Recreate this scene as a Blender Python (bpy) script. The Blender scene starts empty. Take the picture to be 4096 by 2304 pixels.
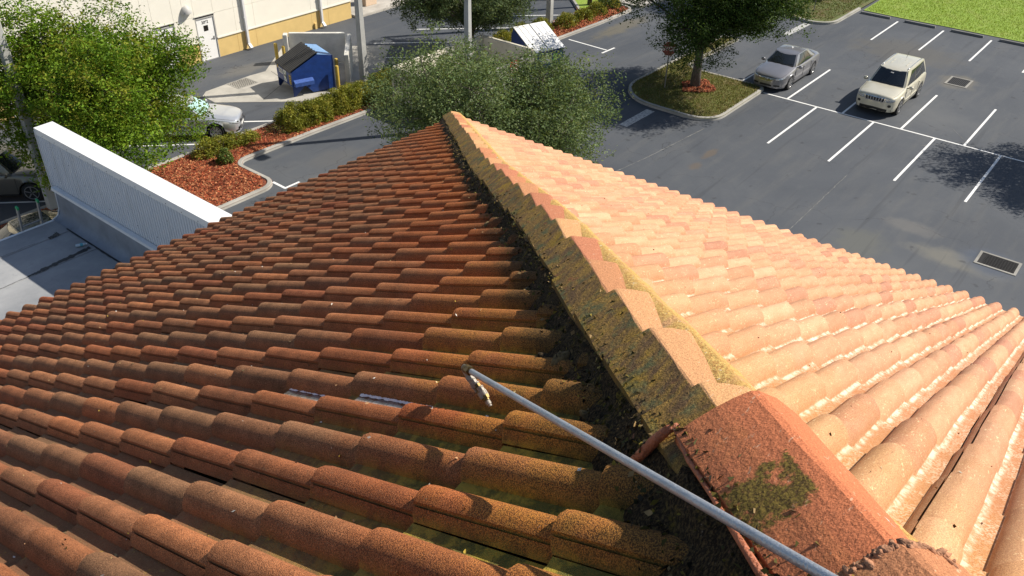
import bpy, bmesh, math, random
import numpy as np
from mathutils import Vector, Matrix, noise as mnoise
R_ = math.radians
random.seed(7); rng = np.random.default_rng(7)
sc = bpy.context.scene
COL = sc.collection

# ------------------------------------------------------------------ camera
CAM = Vector((-7.768, -7.045, 15.489)); EZ = 11.0265
yaw, pit, rol = R_(37.96157), R_(34.07812), R_(1.32719)
cf = Vector((math.cos(pit)*math.cos(yaw), math.cos(pit)*math.sin(yaw), -math.sin(pit)))
r0 = Vector((math.sin(yaw), -math.cos(yaw), 0)); u0 = r0.cross(cf)
cr = math.cos(rol)*r0 + math.sin(rol)*u0; cu = -math.sin(rol)*r0 + math.cos(rol)*u0
cam = bpy.data.cameras.new('camera'); camo = bpy.data.objects.new('camera', cam); COL.objects.link(camo)
M = Matrix((cr, cu, -cf)).transposed().to_4x4(); M.translation = CAM
camo.matrix_world = M
cam.sensor_width = 36; cam.lens = 30.056; cam.clip_start = .05; cam.clip_end = 1500
sc.camera = camo

# ------------------------------------------------------------------ sky, sun, exposure
SUN_AZ, SUN_EL = R_(-36.0), R_(42.5)
w = bpy.data.worlds.new('World'); sc.world = w; w.use_nodes = True
nt = w.node_tree; nt.nodes.clear()
sky = nt.nodes.new('ShaderNodeTexSky'); sky.sky_type = 'NISHITA'; sky.sun_disc = False
sky.sun_elevation = SUN_EL; sky.sun_rotation = R_(90) - SUN_AZ
bg = nt.nodes.new('ShaderNodeBackground'); bg.inputs[1].default_value = .080
wo = nt.nodes.new('ShaderNodeOutputWorld')
nt.links.new(sky.outputs[0], bg.inputs[0]); nt.links.new(bg.outputs[0], wo.inputs[0])
sl = bpy.data.lights.new('sun', 'SUN'); sl.energy = 5.0; sl.angle = R_(.53); sl.color = (1, .93, .82)
so = bpy.data.objects.new('sun', sl); COL.objects.link(so)
sd = Vector((math.cos(SUN_EL)*math.cos(SUN_AZ), math.cos(SUN_EL)*math.sin(SUN_AZ), math.sin(SUN_EL)))
so.rotation_euler = sd.to_track_quat('Z', 'Y').to_euler(); so.location = sd*60
vs = sc.view_settings; vs.view_transform = 'Standard'; vs.look = 'None'; vs.exposure = .42; vs.gamma = 1
vs.use_curve_mapping = False

# ------------------------------------------------------------------ helpers
def put(o, parent=None):
    COL.objects.link(o)
    if parent is not None: o.parent = parent
    return o
def tag(o, label=None, cat=None, group=None, kind=None):
    if label: o['label'] = label
    if cat: o['category'] = cat
    if group: o['group'] = group
    if kind: o['kind'] = kind
    return o
def empty(name, loc=(0,0,0), rz=0.):
    o = bpy.data.objects.new(name, None); o.location = loc; o.rotation_euler = (0,0,rz); o.empty_display_size = .2
    return put(o)
def copy_tree(o, parent=None):
    c = o.copy(); COL.objects.link(c); c.parent = parent
    for ch in o.children: copy_tree(ch, c)
    return c
def mesh_obj(name, verts, faces, mat=None, parent=None, smooth=False, sharp=None):
    me = bpy.data.meshes.new(name); me.from_pydata([tuple(v) for v in verts], [], faces); me.validate(); me.update()
    if mat: me.materials.append(mat)
    if smooth:
        me.polygons.foreach_set('use_smooth', [True]*len(me.polygons))
        if sharp: me.set_sharp_from_angle(angle=R_(sharp))
    return put(bpy.data.objects.new(name, me), parent)

class MB:
    def __init__(s): s.v = []; s.f = []
    def add(s, vs, fs):
        b = len(s.v); s.v += [Vector(v) for v in vs]; s.f += [tuple(i+b for i in f) for f in fs]; return s
    def box(s, a, b):
        x0,y0,z0 = a; x1,y1,z1 = b
        return s.add([(x0,y0,z0),(x1,y0,z0),(x1,y1,z0),(x0,y1,z0),(x0,y0,z1),(x1,y0,z1),(x1,y1,z1),(x0,y1,z1)],
            [(0,3,2,1),(4,5,6,7),(0,1,5,4),(1,2,6,5),(2,3,7,6),(3,0,4,7)])
    def obox(s, c, ax, ay, az):
        c,ax,ay,az = map(Vector,(c,ax,ay,az)); vs = []
        for k in (-1,1):
            for i,j in ((-1,-1),(1,-1),(1,1),(-1,1)): vs.append(c+ax*i+ay*j+az*k)
        return s.add(vs, [(0,3,2,1),(4,5,6,7),(0,1,5,4),(1,2,6,5),(2,3,7,6),(3,0,4,7)])
    def tube(s, pts, rad, n=10, cap=True):
        pts = [Vector(p) for p in pts]; rad = [rad]*len(pts) if not hasattr(rad,'__len__') else rad
        vs = []; fs = []; prev = None
        for i,p in enumerate(pts):
            t = (pts[min(i+1,len(pts)-1)]-pts[max(i-1,0)]).normalized()
            if prev is None: a = t.orthogonal().normalized()
            else: a = (prev - t*prev.dot(t)).normalized()
            prev = a; b = t.cross(a)
            for k in range(n):
                th = 2*math.pi*k/n; vs.append(p+(a*math.cos(th)+b*math.sin(th))*rad[i])
        for i in range(len(pts)-1):
            for k in range(n):
                k2 = (k+1)%n; fs.append((i*n+k, i*n+k2, (i+1)*n+k2, (i+1)*n+k))
        if cap: fs.append(tuple(range(n-1,-1,-1))); fs.append(tuple((len(pts)-1)*n+k for k in range(n)))
        return s.add(vs, fs)
    def lathe(s, prof, n=20, axis='z', org=(0,0,0), cap=True):
        vs=[]; fs=[]; org=Vector(org)
        for r,h in prof:
            for k in range(n):
                th=2*math.pi*k/n; c,d=r*math.cos(th),r*math.sin(th)
                v={'z':(c,d,h),'y':(c,h,d),'x':(h,c,d)}[axis]; vs.append(org+Vector(v))
        m=len(prof)
        for i in range(m-1):
            for k in range(n):
                k2=(k+1)%n; f=(i*n+k,i*n+k2,(i+1)*n+k2,(i+1)*n+k); fs.append(f if axis!='y' else f[::-1])
        if cap:
            fs.append(tuple(range(n-1,-1,-1)) if axis!='y' else tuple(range(n)))
            l=tuple((m-1)*n+k for k in range(n)); fs.append(l if axis!='y' else l[::-1])
        return s.add(vs,fs)
    def prism(s, poly, z0, z1):
        n=len(poly); a=sum(poly[i][0]*poly[(i+1)%n][1]-poly[(i+1)%n][0]*poly[i][1] for i in range(n))
        if a<0: poly=poly[::-1]
        vs=[(x,y,z0) for x,y in poly]+[(x,y,z1) for x,y in poly]
        fs=[tuple(range(n-1,-1,-1)),tuple(range(n,2*n))]+[(i,(i+1)%n,n+(i+1)%n,n+i) for i in range(n)]
        return s.add(vs,fs)
    def grid(s, fn, nu, nv, flip=False):
        vs=[fn(i/nu,j/nv) for i in range(nu+1) for j in range(nv+1)]; fs=[]
        for i in range(nu):
            for j in range(nv):
                a=i*(nv+1)+j; f=(a,a+nv+1,a+nv+2,a+1); fs.append(f[::-1] if flip else f)
        return s.add(vs,fs)
    def sheet(s, poly, z):
        n=len(poly); a=sum(poly[i][0]*poly[(i+1)%n][1]-poly[(i+1)%n][0]*poly[i][1] for i in range(n))
        if a<0: poly=poly[::-1]
        return s.add([(x,y,z) for x,y in poly],[tuple(range(n))])
    def build(s, name, mat, parent=None, smooth=False, sharp=None):
        return mesh_obj(name, s.v, s.f, mat, parent, smooth, sharp)
def bevel(o, wd=.01, seg=1):
    bm=bmesh.new(); bm.from_mesh(o.data)
    es=[e for e in bm.edges if len(e.link_faces)==2 and e.calc_face_angle(0)>R_(35)]
    bmesh.ops.bevel(bm, geom=es, offset=wd, segments=seg, affect='EDGES', clamp_overlap=True)
    bm.to_mesh(o.data); bm.free(); return o

# ------------------------------------------------------------------ materials
class N:
    def __init__(s, name):
        s.m=bpy.data.materials.new(name); s.m.use_nodes=True; s.t=s.m.node_tree; s.t.nodes.clear()
        s.out=s.t.nodes.new('ShaderNodeOutputMaterial')
    def n(s, typ, **kw):
        x=s.t.nodes.new(typ)
        for k,v in kw.items(): setattr(x,k,v)
        return x
    def l(s,a,b): s.t.links.new(a,b)
    def pos(s): return s.n('ShaderNodeNewGeometry').outputs['Position']
    def noise(s, scale, detail=2., rough=.5, vec=None, dist=0.):
        x=s.n('ShaderNodeTexNoise'); x.inputs['Scale'].default_value=scale; x.inputs['Detail'].default_value=detail
        x.inputs['Roughness'].default_value=rough; x.inputs['Distortion'].default_value=dist
        s.l(vec if vec is not None else s.pos(), x.inputs['Vector']); return x.outputs['Fac']
    def scale(s, vec, sc_):
        x=s.n('ShaderNodeVectorMath',operation='MULTIPLY'); s.l(vec,x.inputs[0]); x.inputs[1].default_value=sc_; return x.outputs[0]
    def dot(s, vec, d):
        x=s.n('ShaderNodeVectorMath',operation='DOT_PRODUCT'); s.l(vec,x.inputs[0]); x.inputs[1].default_value=d; return x.outputs['Value']
    def _in(s,sock,v):
        if hasattr(v,'is_linked') or isinstance(v,bpy.types.NodeSocket): s.l(v,sock)
        else:
            try: sock.default_value=v
            except Exception: sock.default_value=(*v,1)
    def math(s,op,a,b=0.,clamp=False):
        x=s.n('ShaderNodeMath',operation=op); x.use_clamp=clamp; s._in(x.inputs[0],a); s._in(x.inputs[1],b); return x.outputs[0]
    def mr(s,v,a,b,c=0.,d=1.,smooth=True):
        x=s.n('ShaderNodeMapRange'); x.interpolation_type='SMOOTHSTEP' if smooth else 'LINEAR'; s._in(x.inputs[0],v)
        for i,k in enumerate((a,b,c,d)): x.inputs[i+1].default_value=k
        return x.outputs[0]
    def mix(s,f,a,b,mode='MIX'):
        x=s.n('ShaderNodeMix',data_type='RGBA',blend_type=mode); s._in(x.inputs[0],f); s._in(x.inputs[6],a); s._in(x.inputs[7],b); return x.outputs[2]
    def ramp(s,f,stops):
        x=s.n('ShaderNodeValToRGB'); e=x.color_ramp.elements
        while len(e)<len(stops): e.new(.5)
        for k,(p,c) in zip(e,stops): k.position=p; k.color=(*c,1) if len(c)==3 else c
        s.l(f,x.inputs[0]); return x.outputs[0]
    def attr(s,name): return s.n('ShaderNodeAttribute',attribute_name=name)
    def bsdf(s,color,rough=.7,metal=0.,bump=None,bs=.3,bd=.01,spec=None,**kw):
        b=s.n('ShaderNodeBsdfPrincipled'); s._in(b.inputs['Base Color'],color); s._in(b.inputs['Roughness'],rough); s._in(b.inputs['Metallic'],metal)
        if spec is not None: b.inputs['Specular IOR Level'].default_value=spec
        for k,v in kw.items(): s._in(b.inputs[k.replace('_',' ')],v)
        if bump is not None:
            x=s.n('ShaderNodeBump'); x.inputs['Strength'].default_value=bs; x.inputs['Distance'].default_value=bd; s.l(bump,x.inputs['Height']); s.l(x.outputs[0],b.inputs['Normal'])
        s.l(b.outputs[0],s.out.inputs[0]); s.b=b; return s.m
MATS={}
def plain(name,color,rough=.6,metal=0.,var=.12,nscale=8.,bumps=0.,bscale=60.,spec=None,**kw):
    if name in MATS: return MATS[name]
    n=N(name); f=n.noise(nscale,4.,.6)
    a=tuple(min(1,c*(1+var)) for c in color); b=tuple(c*(1-var) for c in color)
    c=n.ramp(f,[(.3,b),(.7,a)])
    MATS[name]=n.bsdf(c,rough,metal,bump=n.noise(bscale,3.) if bumps else None,bs=bumps,bd=.01,spec=spec,**kw); return MATS[name]

def tile_mat(left):
    n=N('weathered_clay_tile' if left else 'faded_clay_tile'); pos=n.pos()
    off=n.dot(pos,(-.7071,.7071,0)); s=n.dot(pos,(-.5,-.5,0))
    pr=n.attr('prof'); sep=n.n('ShaderNodeSeparateColor'); n.l(pr.outputs['Color'],sep.inputs[0])
    pan,along,grey=sep.outputs[0],sep.outputs[1],sep.outputs[2]
    oi=n.n('ShaderNodeObjectInfo'); ta=n.attr('tint')
    tint=n.mix(1.,oi.outputs['Color'],ta.outputs['Color'],'ADD')
    g1=n.noise(360,2.5,.65); g2=n.noise(170,2,.6); big=n.noise(2.3,4,.6); mid=n.noise(11,4,.65)
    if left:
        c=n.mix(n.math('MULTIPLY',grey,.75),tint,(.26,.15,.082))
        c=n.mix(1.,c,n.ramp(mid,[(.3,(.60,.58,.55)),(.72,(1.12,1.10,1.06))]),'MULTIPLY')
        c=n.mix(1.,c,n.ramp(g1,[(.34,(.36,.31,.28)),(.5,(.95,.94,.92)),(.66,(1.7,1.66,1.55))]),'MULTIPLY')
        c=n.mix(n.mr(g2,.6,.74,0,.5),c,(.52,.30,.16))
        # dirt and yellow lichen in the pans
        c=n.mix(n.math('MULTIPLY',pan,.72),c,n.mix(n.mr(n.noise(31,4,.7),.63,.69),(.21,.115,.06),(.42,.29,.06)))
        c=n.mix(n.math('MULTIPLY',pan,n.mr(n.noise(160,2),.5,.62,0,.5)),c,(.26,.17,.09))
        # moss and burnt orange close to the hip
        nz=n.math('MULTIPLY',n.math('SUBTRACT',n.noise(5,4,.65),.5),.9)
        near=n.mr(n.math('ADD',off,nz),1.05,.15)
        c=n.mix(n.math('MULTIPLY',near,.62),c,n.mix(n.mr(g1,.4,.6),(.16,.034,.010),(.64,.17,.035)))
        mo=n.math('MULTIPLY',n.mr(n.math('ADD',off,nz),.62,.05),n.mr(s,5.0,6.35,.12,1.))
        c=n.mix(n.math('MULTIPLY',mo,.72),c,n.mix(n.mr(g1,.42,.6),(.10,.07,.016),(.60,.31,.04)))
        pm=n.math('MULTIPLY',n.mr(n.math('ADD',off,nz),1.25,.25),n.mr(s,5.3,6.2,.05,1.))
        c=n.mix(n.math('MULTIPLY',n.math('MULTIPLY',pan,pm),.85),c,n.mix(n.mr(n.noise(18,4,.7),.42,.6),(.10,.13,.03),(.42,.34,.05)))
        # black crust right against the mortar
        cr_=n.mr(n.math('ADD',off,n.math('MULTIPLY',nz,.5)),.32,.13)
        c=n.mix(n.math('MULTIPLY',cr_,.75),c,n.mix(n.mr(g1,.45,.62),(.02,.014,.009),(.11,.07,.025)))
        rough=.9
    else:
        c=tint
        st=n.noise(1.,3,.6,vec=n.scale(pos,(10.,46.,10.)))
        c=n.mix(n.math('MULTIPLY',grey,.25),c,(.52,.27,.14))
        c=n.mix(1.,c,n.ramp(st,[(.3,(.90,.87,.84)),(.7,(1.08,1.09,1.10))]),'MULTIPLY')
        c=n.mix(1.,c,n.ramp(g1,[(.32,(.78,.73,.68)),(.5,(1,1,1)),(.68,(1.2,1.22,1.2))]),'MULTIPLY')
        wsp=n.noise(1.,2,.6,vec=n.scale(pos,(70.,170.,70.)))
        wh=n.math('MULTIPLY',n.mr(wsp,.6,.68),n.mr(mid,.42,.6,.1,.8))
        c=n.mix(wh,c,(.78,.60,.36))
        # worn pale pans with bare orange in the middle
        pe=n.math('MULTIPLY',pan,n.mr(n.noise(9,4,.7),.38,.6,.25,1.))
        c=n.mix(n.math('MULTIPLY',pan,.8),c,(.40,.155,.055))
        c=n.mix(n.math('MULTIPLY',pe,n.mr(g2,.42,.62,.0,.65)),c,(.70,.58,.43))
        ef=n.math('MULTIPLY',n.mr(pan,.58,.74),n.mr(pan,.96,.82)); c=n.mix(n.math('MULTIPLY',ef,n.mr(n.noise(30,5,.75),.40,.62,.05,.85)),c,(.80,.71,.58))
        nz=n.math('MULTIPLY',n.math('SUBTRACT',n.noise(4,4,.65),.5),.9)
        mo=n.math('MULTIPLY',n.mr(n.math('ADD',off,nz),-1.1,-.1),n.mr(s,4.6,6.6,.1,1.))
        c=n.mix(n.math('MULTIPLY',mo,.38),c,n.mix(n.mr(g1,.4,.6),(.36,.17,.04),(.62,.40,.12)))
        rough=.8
    return n.bsdf(c,rough,0,bump=g1,bs=.75 if left else .4,bd=.004,spec=.25)

# ================================================================== THE GROUND
def asphalt_mat():
    n=N('asphalt'); pos=n.pos()
    a=n.noise(.16,5,.6,dist=.6); b=n.noise(1.3,5,.65); st=n.noise(1.,4,.6,vec=n.scale(pos,(.22,1.5,1.)))
    c=n.ramp(a,[(.3,(.050,.058,.072)),(.55,(.071,.079,.092)),(.75,(.100,.106,.114))])
    c=n.mix(n.mr(st,.45,.75,0,.5),c,(.105,.107,.108))
    c=n.mix(n.mr(b,.55,.8,0,.35),c,(.115,.118,.122))
    c=n.mix(n.mr(n.noise(90,2,.6),.45,.75,0,.4),c,(.125,.128,.132))
    x=n.dot(pos,(1,0,0)); y=n.dot(pos,(0,1,0))
    # rust and sandy silt stains with a shape of their own
    def blob(cx,cy,rx,ry,nz=.5,sc_=1.4):
        dx=n.math('DIVIDE',n.math('SUBTRACT',x,cx),rx); dy=n.math('DIVIDE',n.math('SUBTRACT',y,cy),ry)
        d=n.math('SQRT',n.math('ADD',n.math('MULTIPLY',dx,dx),n.math('MULTIPLY',dy,dy)))
        d=n.math('ADD',d,n.math('MULTIPLY',n.math('SUBTRACT',n.noise(sc_,4,.6),.5),nz*2))
        return n.mr(d,1.,.35)
    for (cx,cy,rx,ry,col,k) in [(23.7,7.0,.8,.25,(.15,.10,.05),.4),(22.2,6.9,.6,.3,(.15,.10,.05),.35),(22.9,-1.6,.7,1.3,(.17,.16,.145),.4),(21.5,-3.6,.9,2.0,(.18,.17,.14),.6),
        (40.0,1.3,1.5,1.2,(.17,.15,.11),.55),(17.0,29.9,2.,.8,(.16,.15,.13),.5),(36,19.3,4,.8,(.15,.13,.085),.6),(43,5,3,4,(.095,.09,.08),.6),(11,17.4,2.6,.8,(.14,.14,.135),.5),(13.,18.6,1.6,1.,(.10,.10,.10),.6),
        (20.6,-.6,1.5,1.2,(.12,.12,.10),.5),(16.9,25.2,2.2,1.0,(.14,.13,.12),.35)]:
        c=n.mix(n.math('MULTIPLY',blob(cx,cy,rx,ry),k),c,col)
    # smooth dark pond of fresh sealer round the near drain
    pd=blob(22.1,-4.6,1.3,1.35,.25,.9)
    c=n.mix(n.math('MULTIPLY',pd,.85),c,(.058,.072,.10))
    # tyre marks sweeping round the lanes
    ty=n.noise(1.,3,.5,vec=n.scale(pos,(.12,2.6,1.)),dist=.25); c=n.mix(n.mr(ty,.60,.70,0,.30),c,(.035,.038,.044))
    vo=n.n('ShaderNodeTexVoronoi'); vo.feature='DISTANCE_TO_EDGE'; vo.inputs['Scale'].default_value=.32; wv=n.n('ShaderNodeVectorMath',operation='ADD'); n.l(pos,wv.inputs[0]); nc=n.n('ShaderNodeTexNoise'); nc.inputs['Scale'].default_value=1.2; nc.inputs['Detail'].default_value=5; n.l(pos,nc.inputs['Vector']); n.l(nc.outputs['Color'],wv.inputs[1]); n.l(wv.outputs[0],vo.inputs['Vector'])
    c=n.mix(n.math('MULTIPLY',n.mr(vo.outputs['Distance'],.006,.0),n.mr(n.noise(.25,2),.5,.62,0,.6)),c,(.025,.026,.03))
    # oil drips
    c=n.mix(n.mr(n.noise(1.7,3,.5),.66,.74,0,.5),c,(.03,.032,.036))
    return n.bsdf(c,n.mr(pd,0,1,.82,.55),0,bump=n.noise(70,3,.6),bs=.35,bd=.01,spec=.3)
ASPH=asphalt_mat()
ground=MB().sheet([(-300,-300),(500,-300),(500,500),(-300,500)],0).build('parking_lot',ASPH); tag(ground,kind='structure')

def paint_mat():
    n=N('white_road_paint'); w=n.noise(14,5,.7)
    c=n.mix(n.mr(w,.6,.72,0,.7),(.74,.74,.72),(.22,.22,.22)); return n.bsdf(c,.7)
PAINT=paint_mat()
def oldpaint():
    n=N('worn_stop_bar_paint'); w=n.noise(9,5,.75)
    c=n.mix(n.mr(w,.40,.62,0,.8),(.52,.52,.50),(.17,.17,.17)); return n.bsdf(c,.75)
OLDP=oldpaint()
def line(a,b,wd=.1,z=.005,mat=PAINT,name='parking_line'):
    a=Vector((*a,z)); b=Vector((*b,z)); d=(b-a).normalized(); s=Vector((-d.y,d.x,0))*wd/2; k=max(1,int((b-a).length/.5))
    vs=[];fs=[]
    for i in range(k+1):
        p=a+(b-a)*(i/k); j=random.uniform(-.006,.006); vs+=[p-s*(1+j*4),p+s*(1+j*4)]
    for i in range(k): fs.append((2*i,2*i+2,2*i+3,2*i+1))
    return mesh_obj(name,vs,fs,mat,ground)
XL=31.83
line((XL,8.35),(XL,-9))
for k in range(5):
    y=5.573-2.74*k; line((XL-5.5,y),(XL-.06,y))
for k in range(5):
    y=7.088-2.74*k; line((XL+.06,y),(XL+5.5,y))
line((32.2,9.86),(34.4,9.86))
for y in (7.22,4.5,1.8,-.9,-3.6): line((43.85,y),(48.6,y))
line((32.08,20.36),(31.97,17.72)); line((31.37,17.63),(32.6,17.60),.11,.006)
line((10.0,18.80),(9.98,18.03),.11); line((9.93,18.03),(10.68,18.03),.11,.006)
for sm in (24.2,27.4,30.75,34.1,37.35): line((sm-23.42,23.42),(sm-27.9,27.9))
for sm in (48.87,52.27,55.65,59.03): line((sm-23.3,23.3),(sm-28.05,28.05))
line((23.75,11.4),(26.14,11.38),.43,.005,OLDP,'stop_bar'); line((41.38,11.37),(44.29,11.27),.42,.005,OLDP,'stop_bar')
# long patching seams in the asphalt, bleached pale
SEAM=plain('asphalt_seam',(.14,.14,.135),.9,var=.5,nscale=3)
def seam(pts,wd,name='asphalt_seam'):
    m=MB(); P=[]
    for (a,b) in zip(pts[:-1],pts[1:]):
        k=max(2,int(math.dist(a,b)/.12))
        for i in range(k): P.append((a[0]+(b[0]-a[0])*i/k,a[1]+(b[1]-a[1])*i/k))
    P.append(pts[-1]); vs=[];fs=[]
    for i,(x,y) in enumerate(P):
        q=P[min(i+1,len(P)-1)]; o=P[max(i-1,0)]; d=Vector((q[0]-o[0],q[1]-o[1])).normalized()
        wv=wd*(.35+.9*random.random()); jx=random.uniform(-.012,.012)
        vs+=[(x-d.y*(wv/2+jx),y+d.x*(wv/2+jx),.004),(x+d.y*(wv/2-jx),y-d.x*(wv/2-jx),.004)]
        if i: fs.append((2*i-2,2*i,2*i+1,2*i-1))
    return mesh_obj(name,vs,fs,SEAM,ground)
seam([(19.0,9.2),(21.5,8.85),(25.9,8.45)],.05)
seam([(19.0,1.7),(22,1.72),(25.6,1.75)],.035)
seam([(30.6,.3),(32.3,-1.1),(33.5,-.2)],.03)
seam([(11,17.6),(15,17.9)],.05)

# ---- concrete and planting
def concrete_mat(name,base=(.36,.345,.31)):
    n=N(name); a=n.noise(.9,5,.65); b=n.noise(22,4,.7)
    c=n.ramp(a,[(.3,tuple(v*.72 for v in base)),(.7,tuple(v*1.15 for v in base))])
    c=n.mix(n.mr(b,.55,.8,0,.5),c,(.19,.17,.14)); return n.bsdf(c,.88,bump=b,bs=.3,bd=.006)
CONC=concrete_mat('kerb_concrete'); PADC=concrete_mat('pad_concrete',(.40,.38,.335)); WALKC=concrete_mat('walk_concrete',(.46,.43,.38))
def mulch_mat():
    n=N('red_mulch'); v=n.n('ShaderNodeTexVoronoi'); v.inputs['Scale'].default_value=22; n.l(n.scale(n.pos(),(1,2.2,1)),v.inputs['Vector'])
    c=n.ramp(v.outputs['Color'],[(.1,(.075,.018,.008)),(.5,(.22,.05,.02)),(.9,(.36,.11,.05))])
    c=n.mix(n.mr(n.noise(1.4,4),.4,.7,0,.5),c,(.15,.04,.02))
    return n.bsdf(c,.95,bump=v.outputs['Distance'],bs=.9,bd=.03)
MULCH=mulch_mat()
def grass_mat(name,a,b,dry,dk=.5):
    n=N(name); c=n.ramp(n.noise(7,5,.7),[(.3,a),(.7,b)])
    c=n.mix(n.mr(n.noise(.9,5,.65),.45,.68,0,dk),c,dry); c=n.mix(n.mr(n.noise(60,2),.5,.75,0,.4),c,tuple(v*.6 for v in a))
    return n.bsdf(c,.9,bump=n.noise(50,3),bs=.6,bd=.03)
LAWN=grass_mat('lawn_grass',(.17,.27,.022),(.25,.36,.035),(.27,.28,.07),.4)
TURF=grass_mat('dry_turf',(.10,.115,.022),(.18,.18,.045),(.20,.145,.07),.85)
def arc(cx,cy,r,a0,a1,k=8): return [(cx+r*math.cos(R_(a0+(a1-a0)*i/k)),cy+r*math.sin(R_(a0+(a1-a0)*i/k))) for i in range(k+1)]
def kerb(pts,closed=False,wd=.2,h=.14,name='kerb',side=1):
    """kerb swept along its outer face; side=+1: body lies to the left of the path; split into cast lengths with joints"""
    P=[Vector(p) for p in pts]; n_=len(P); off=[]
    for i in range(n_):
        a=P[i-1] if (i or closed) else None; b=P[(i+1)%n_] if (i<n_-1 or closed) else None
        d1=(P[i]-a).normalized() if a is not None else None; d2=(b-P[i]).normalized() if b is not None else None
        d1=d1 if d1 is not None else d2; d2=d2 if d2 is not None else d1
        nn=(Vector((-d1.y,d1.x))+Vector((-d2.y,d2.x))); nn.normalize(); k=1/max(.5,nn.dot(Vector((-d1.y,d1.x)))); off.append(nn*k*side)
    prof=[(0,-.05),(.012,h-.035),(.035,h),(wd-.02,h+.002),(wd,h-.03),(wd,-.05)]
    vs=[];fs=[];m=len(prof)
    for i in range(n_):
        for (o,z) in prof: q=P[i]+off[i]*o; vs.append((q.x,q.y,z))
    for i in range(n_ if closed else n_-1):
        j=(i+1)%n_
        for k in range(m-1):
            f=(i*m+k,j*m+k,j*m+k+1,i*m+k+1); fs.append(f if side<0 else f[::-1])
    o=mesh_obj(name,vs,fs,CONC,None,True,30); tag(o,kind='structure'); return o
# long planting strip with its bulb end, outer face of kerb
strip=[(-2,23.38),(4,23.38),(8.,23.38)]
front=[(17.35,20.98),(14.1,21.08),(10.6,21.1)]+arc(10.55,20.6,.5,90,180,5)[1:]+[(10.04,19.6)]+arc(9.25,19.15,.8,0,-90,8)[1:]+[(7.5,18.35),(6.6,18.4)]+arc(6.4,19.6,1.2,-90,-180,6)+[(5.2,22.0),(4.6,22.5),(-2,22.5)]
kerb(front,side=-1); kerb([(-2,23.38),(18.6,23.35),(29,23.2),(33.8,22.85),(36.65,22.85),(38.6,24.85),(35.6,27.9)],side=-1)
f2=[(39.8,24.5),(39.75,21.6)]+arc(38.9,21.45,.85,0,-90,7)+[(35.5,20.55),(30.6,20.7),(29.6,20.75)]
kerb(f2,side=-1)
strip_poly=front[::-1]+[(18.4,21.0),(29.6,20.95)]+f2[::-1]+[(41,25),(41,30),(35.6,28),(38.7,24.85),(36.6,22.9),(33.8,22.9),(29,23.2),(18.6,23.3),(-2,23.35)]
bed=MB().sheet([(x,y) for x,y in strip_poly],.10).build('mulch_bed',MULCH); tag(bed,kind='structure')
gp=MB().sheet([(36.75,22.95),(39.5,22.95),(60,23.5),(60,45),(33,45),(33,30.5),(35.9,27.8),(38.7,24.9)],.115).build('far_lawn',LAWN); tag(gp,kind='structure')
# tree island
isl=[(38.5,13.95),(29.6,13.95)]+arc(28.9,11.5,2.45,95,180,10)+[(26.42,9.8)]+arc(27.7,9.6,1.25,180,270,8)[1:]+[(31.4,8.38)]+arc(31.9,8.9,.5,-90,0,4)+[(32.36,12.2)]+arc(33.1,12.25,.72,180,90,5)[1:]+[(38.5,12.95)]
kerb(isl,closed=True,side=1)
o=MB().sheet(isl,.125).build('tree_island',TURF); tag(o,kind='structure')
isl2=[(60,9.75),(49.5,9.86),(45.9,9.9)]+arc(45.9,11.3,1.4,-90,-180,8)[1:]+[(44.8,13.2),(45.6,15.5),(49,19)]
kerb(isl2[1:],side=-1)
o=MB().sheet(isl2+[(80,25),(80,9.75)],.12).build('corner_lawn',grass_mat('shaded_turf',(.07,.10,.02),(.13,.14,.035),(.17,.10,.05),.8)); tag(o,kind='structure')
o=MB().sheet([(49.5,9.7),(49.42,7.3),(49.5,4.6),(49.45,1.9),(49.6,-12),(49.5,-60),(160,-60),(160,9.7)],.03).build('lawn',LAWN); tag(o,kind='structure')
# walk in front of the store end
wk=[(26.75,32.05),(30.6,32.05),(32.6,32.9),(33.4,35.2),(34,45),(26.75,45)]
o=MB().prism(wk,-.05,.13).build('sidewalk',WALKC); tag(o,kind='structure'); bevel(o,.03,2)
o=MB().prism([(40.1,20.6),(43,20.4),(46,24),(44,30),(40.1,30)],-.05,.13).build('sidewalk',WALKC); tag(o,kind='structure'); bevel(o,.03,2)
# dumpster pad
pad=[(13.35,27.3),(13.45,28.4),(13.9,28.78),(16.6,28.98),(17.5,28.9),(20.4,31.2),(24.6,27.1),(20.6,23.9),(16.2,24.3)]
o=MB().prism(pad,-.05,.012).build('dumpster_pad',PADC); tag(o,kind='structure')
o=MB().prism([(18.5,16.9),(18.5,20.9),(28.3,20.8),(28.0,17.9),(25.5,16.9)],-.05,.010).build('dumpster_pad',PADC); tag(o,kind='structure')
JT=plain('dark_joint',(.05,.047,.042),.9)
for a,b in (((15.05,25.9),(18.2,27.5)),((16.8,25.1),(17.7,28.7))):
    d=Vector((b[0]-a[0],b[1]-a[1],0)).normalized(); s=Vector((-d.y,d.x,0))*.012
    A=Vector((*a,.016));B=Vector((*b,.016)); mesh_obj('joint',[A-s,B-s,B+s,A+s],[(0,1,2,3)],JT,ground)
# small planting square at the foot of the oak by the roof corner
o=MB().prism(arc(13.2,10.0,1.6,0,345,23),-.02,.06).build('oak_bed',MULCH); tag(o,kind='structure')
kerb(arc(13.2,10.0,1.8,0,345,23),closed=True,side=1)
# mulch ring under the island oak
ringp=[(30.05+(.95+.16*math.sin(3*a)+.1*math.sin(7*a+1))*math.cos(a),11.0+(.75+.12*math.cos(4*a))*math.sin(a)) for a in np.linspace(0,2*math.pi,28)[:-1]]
o=MB().prism(ringp,.10,.15).build('mulch_ring',MULCH); tag(o,kind='structure')

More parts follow.
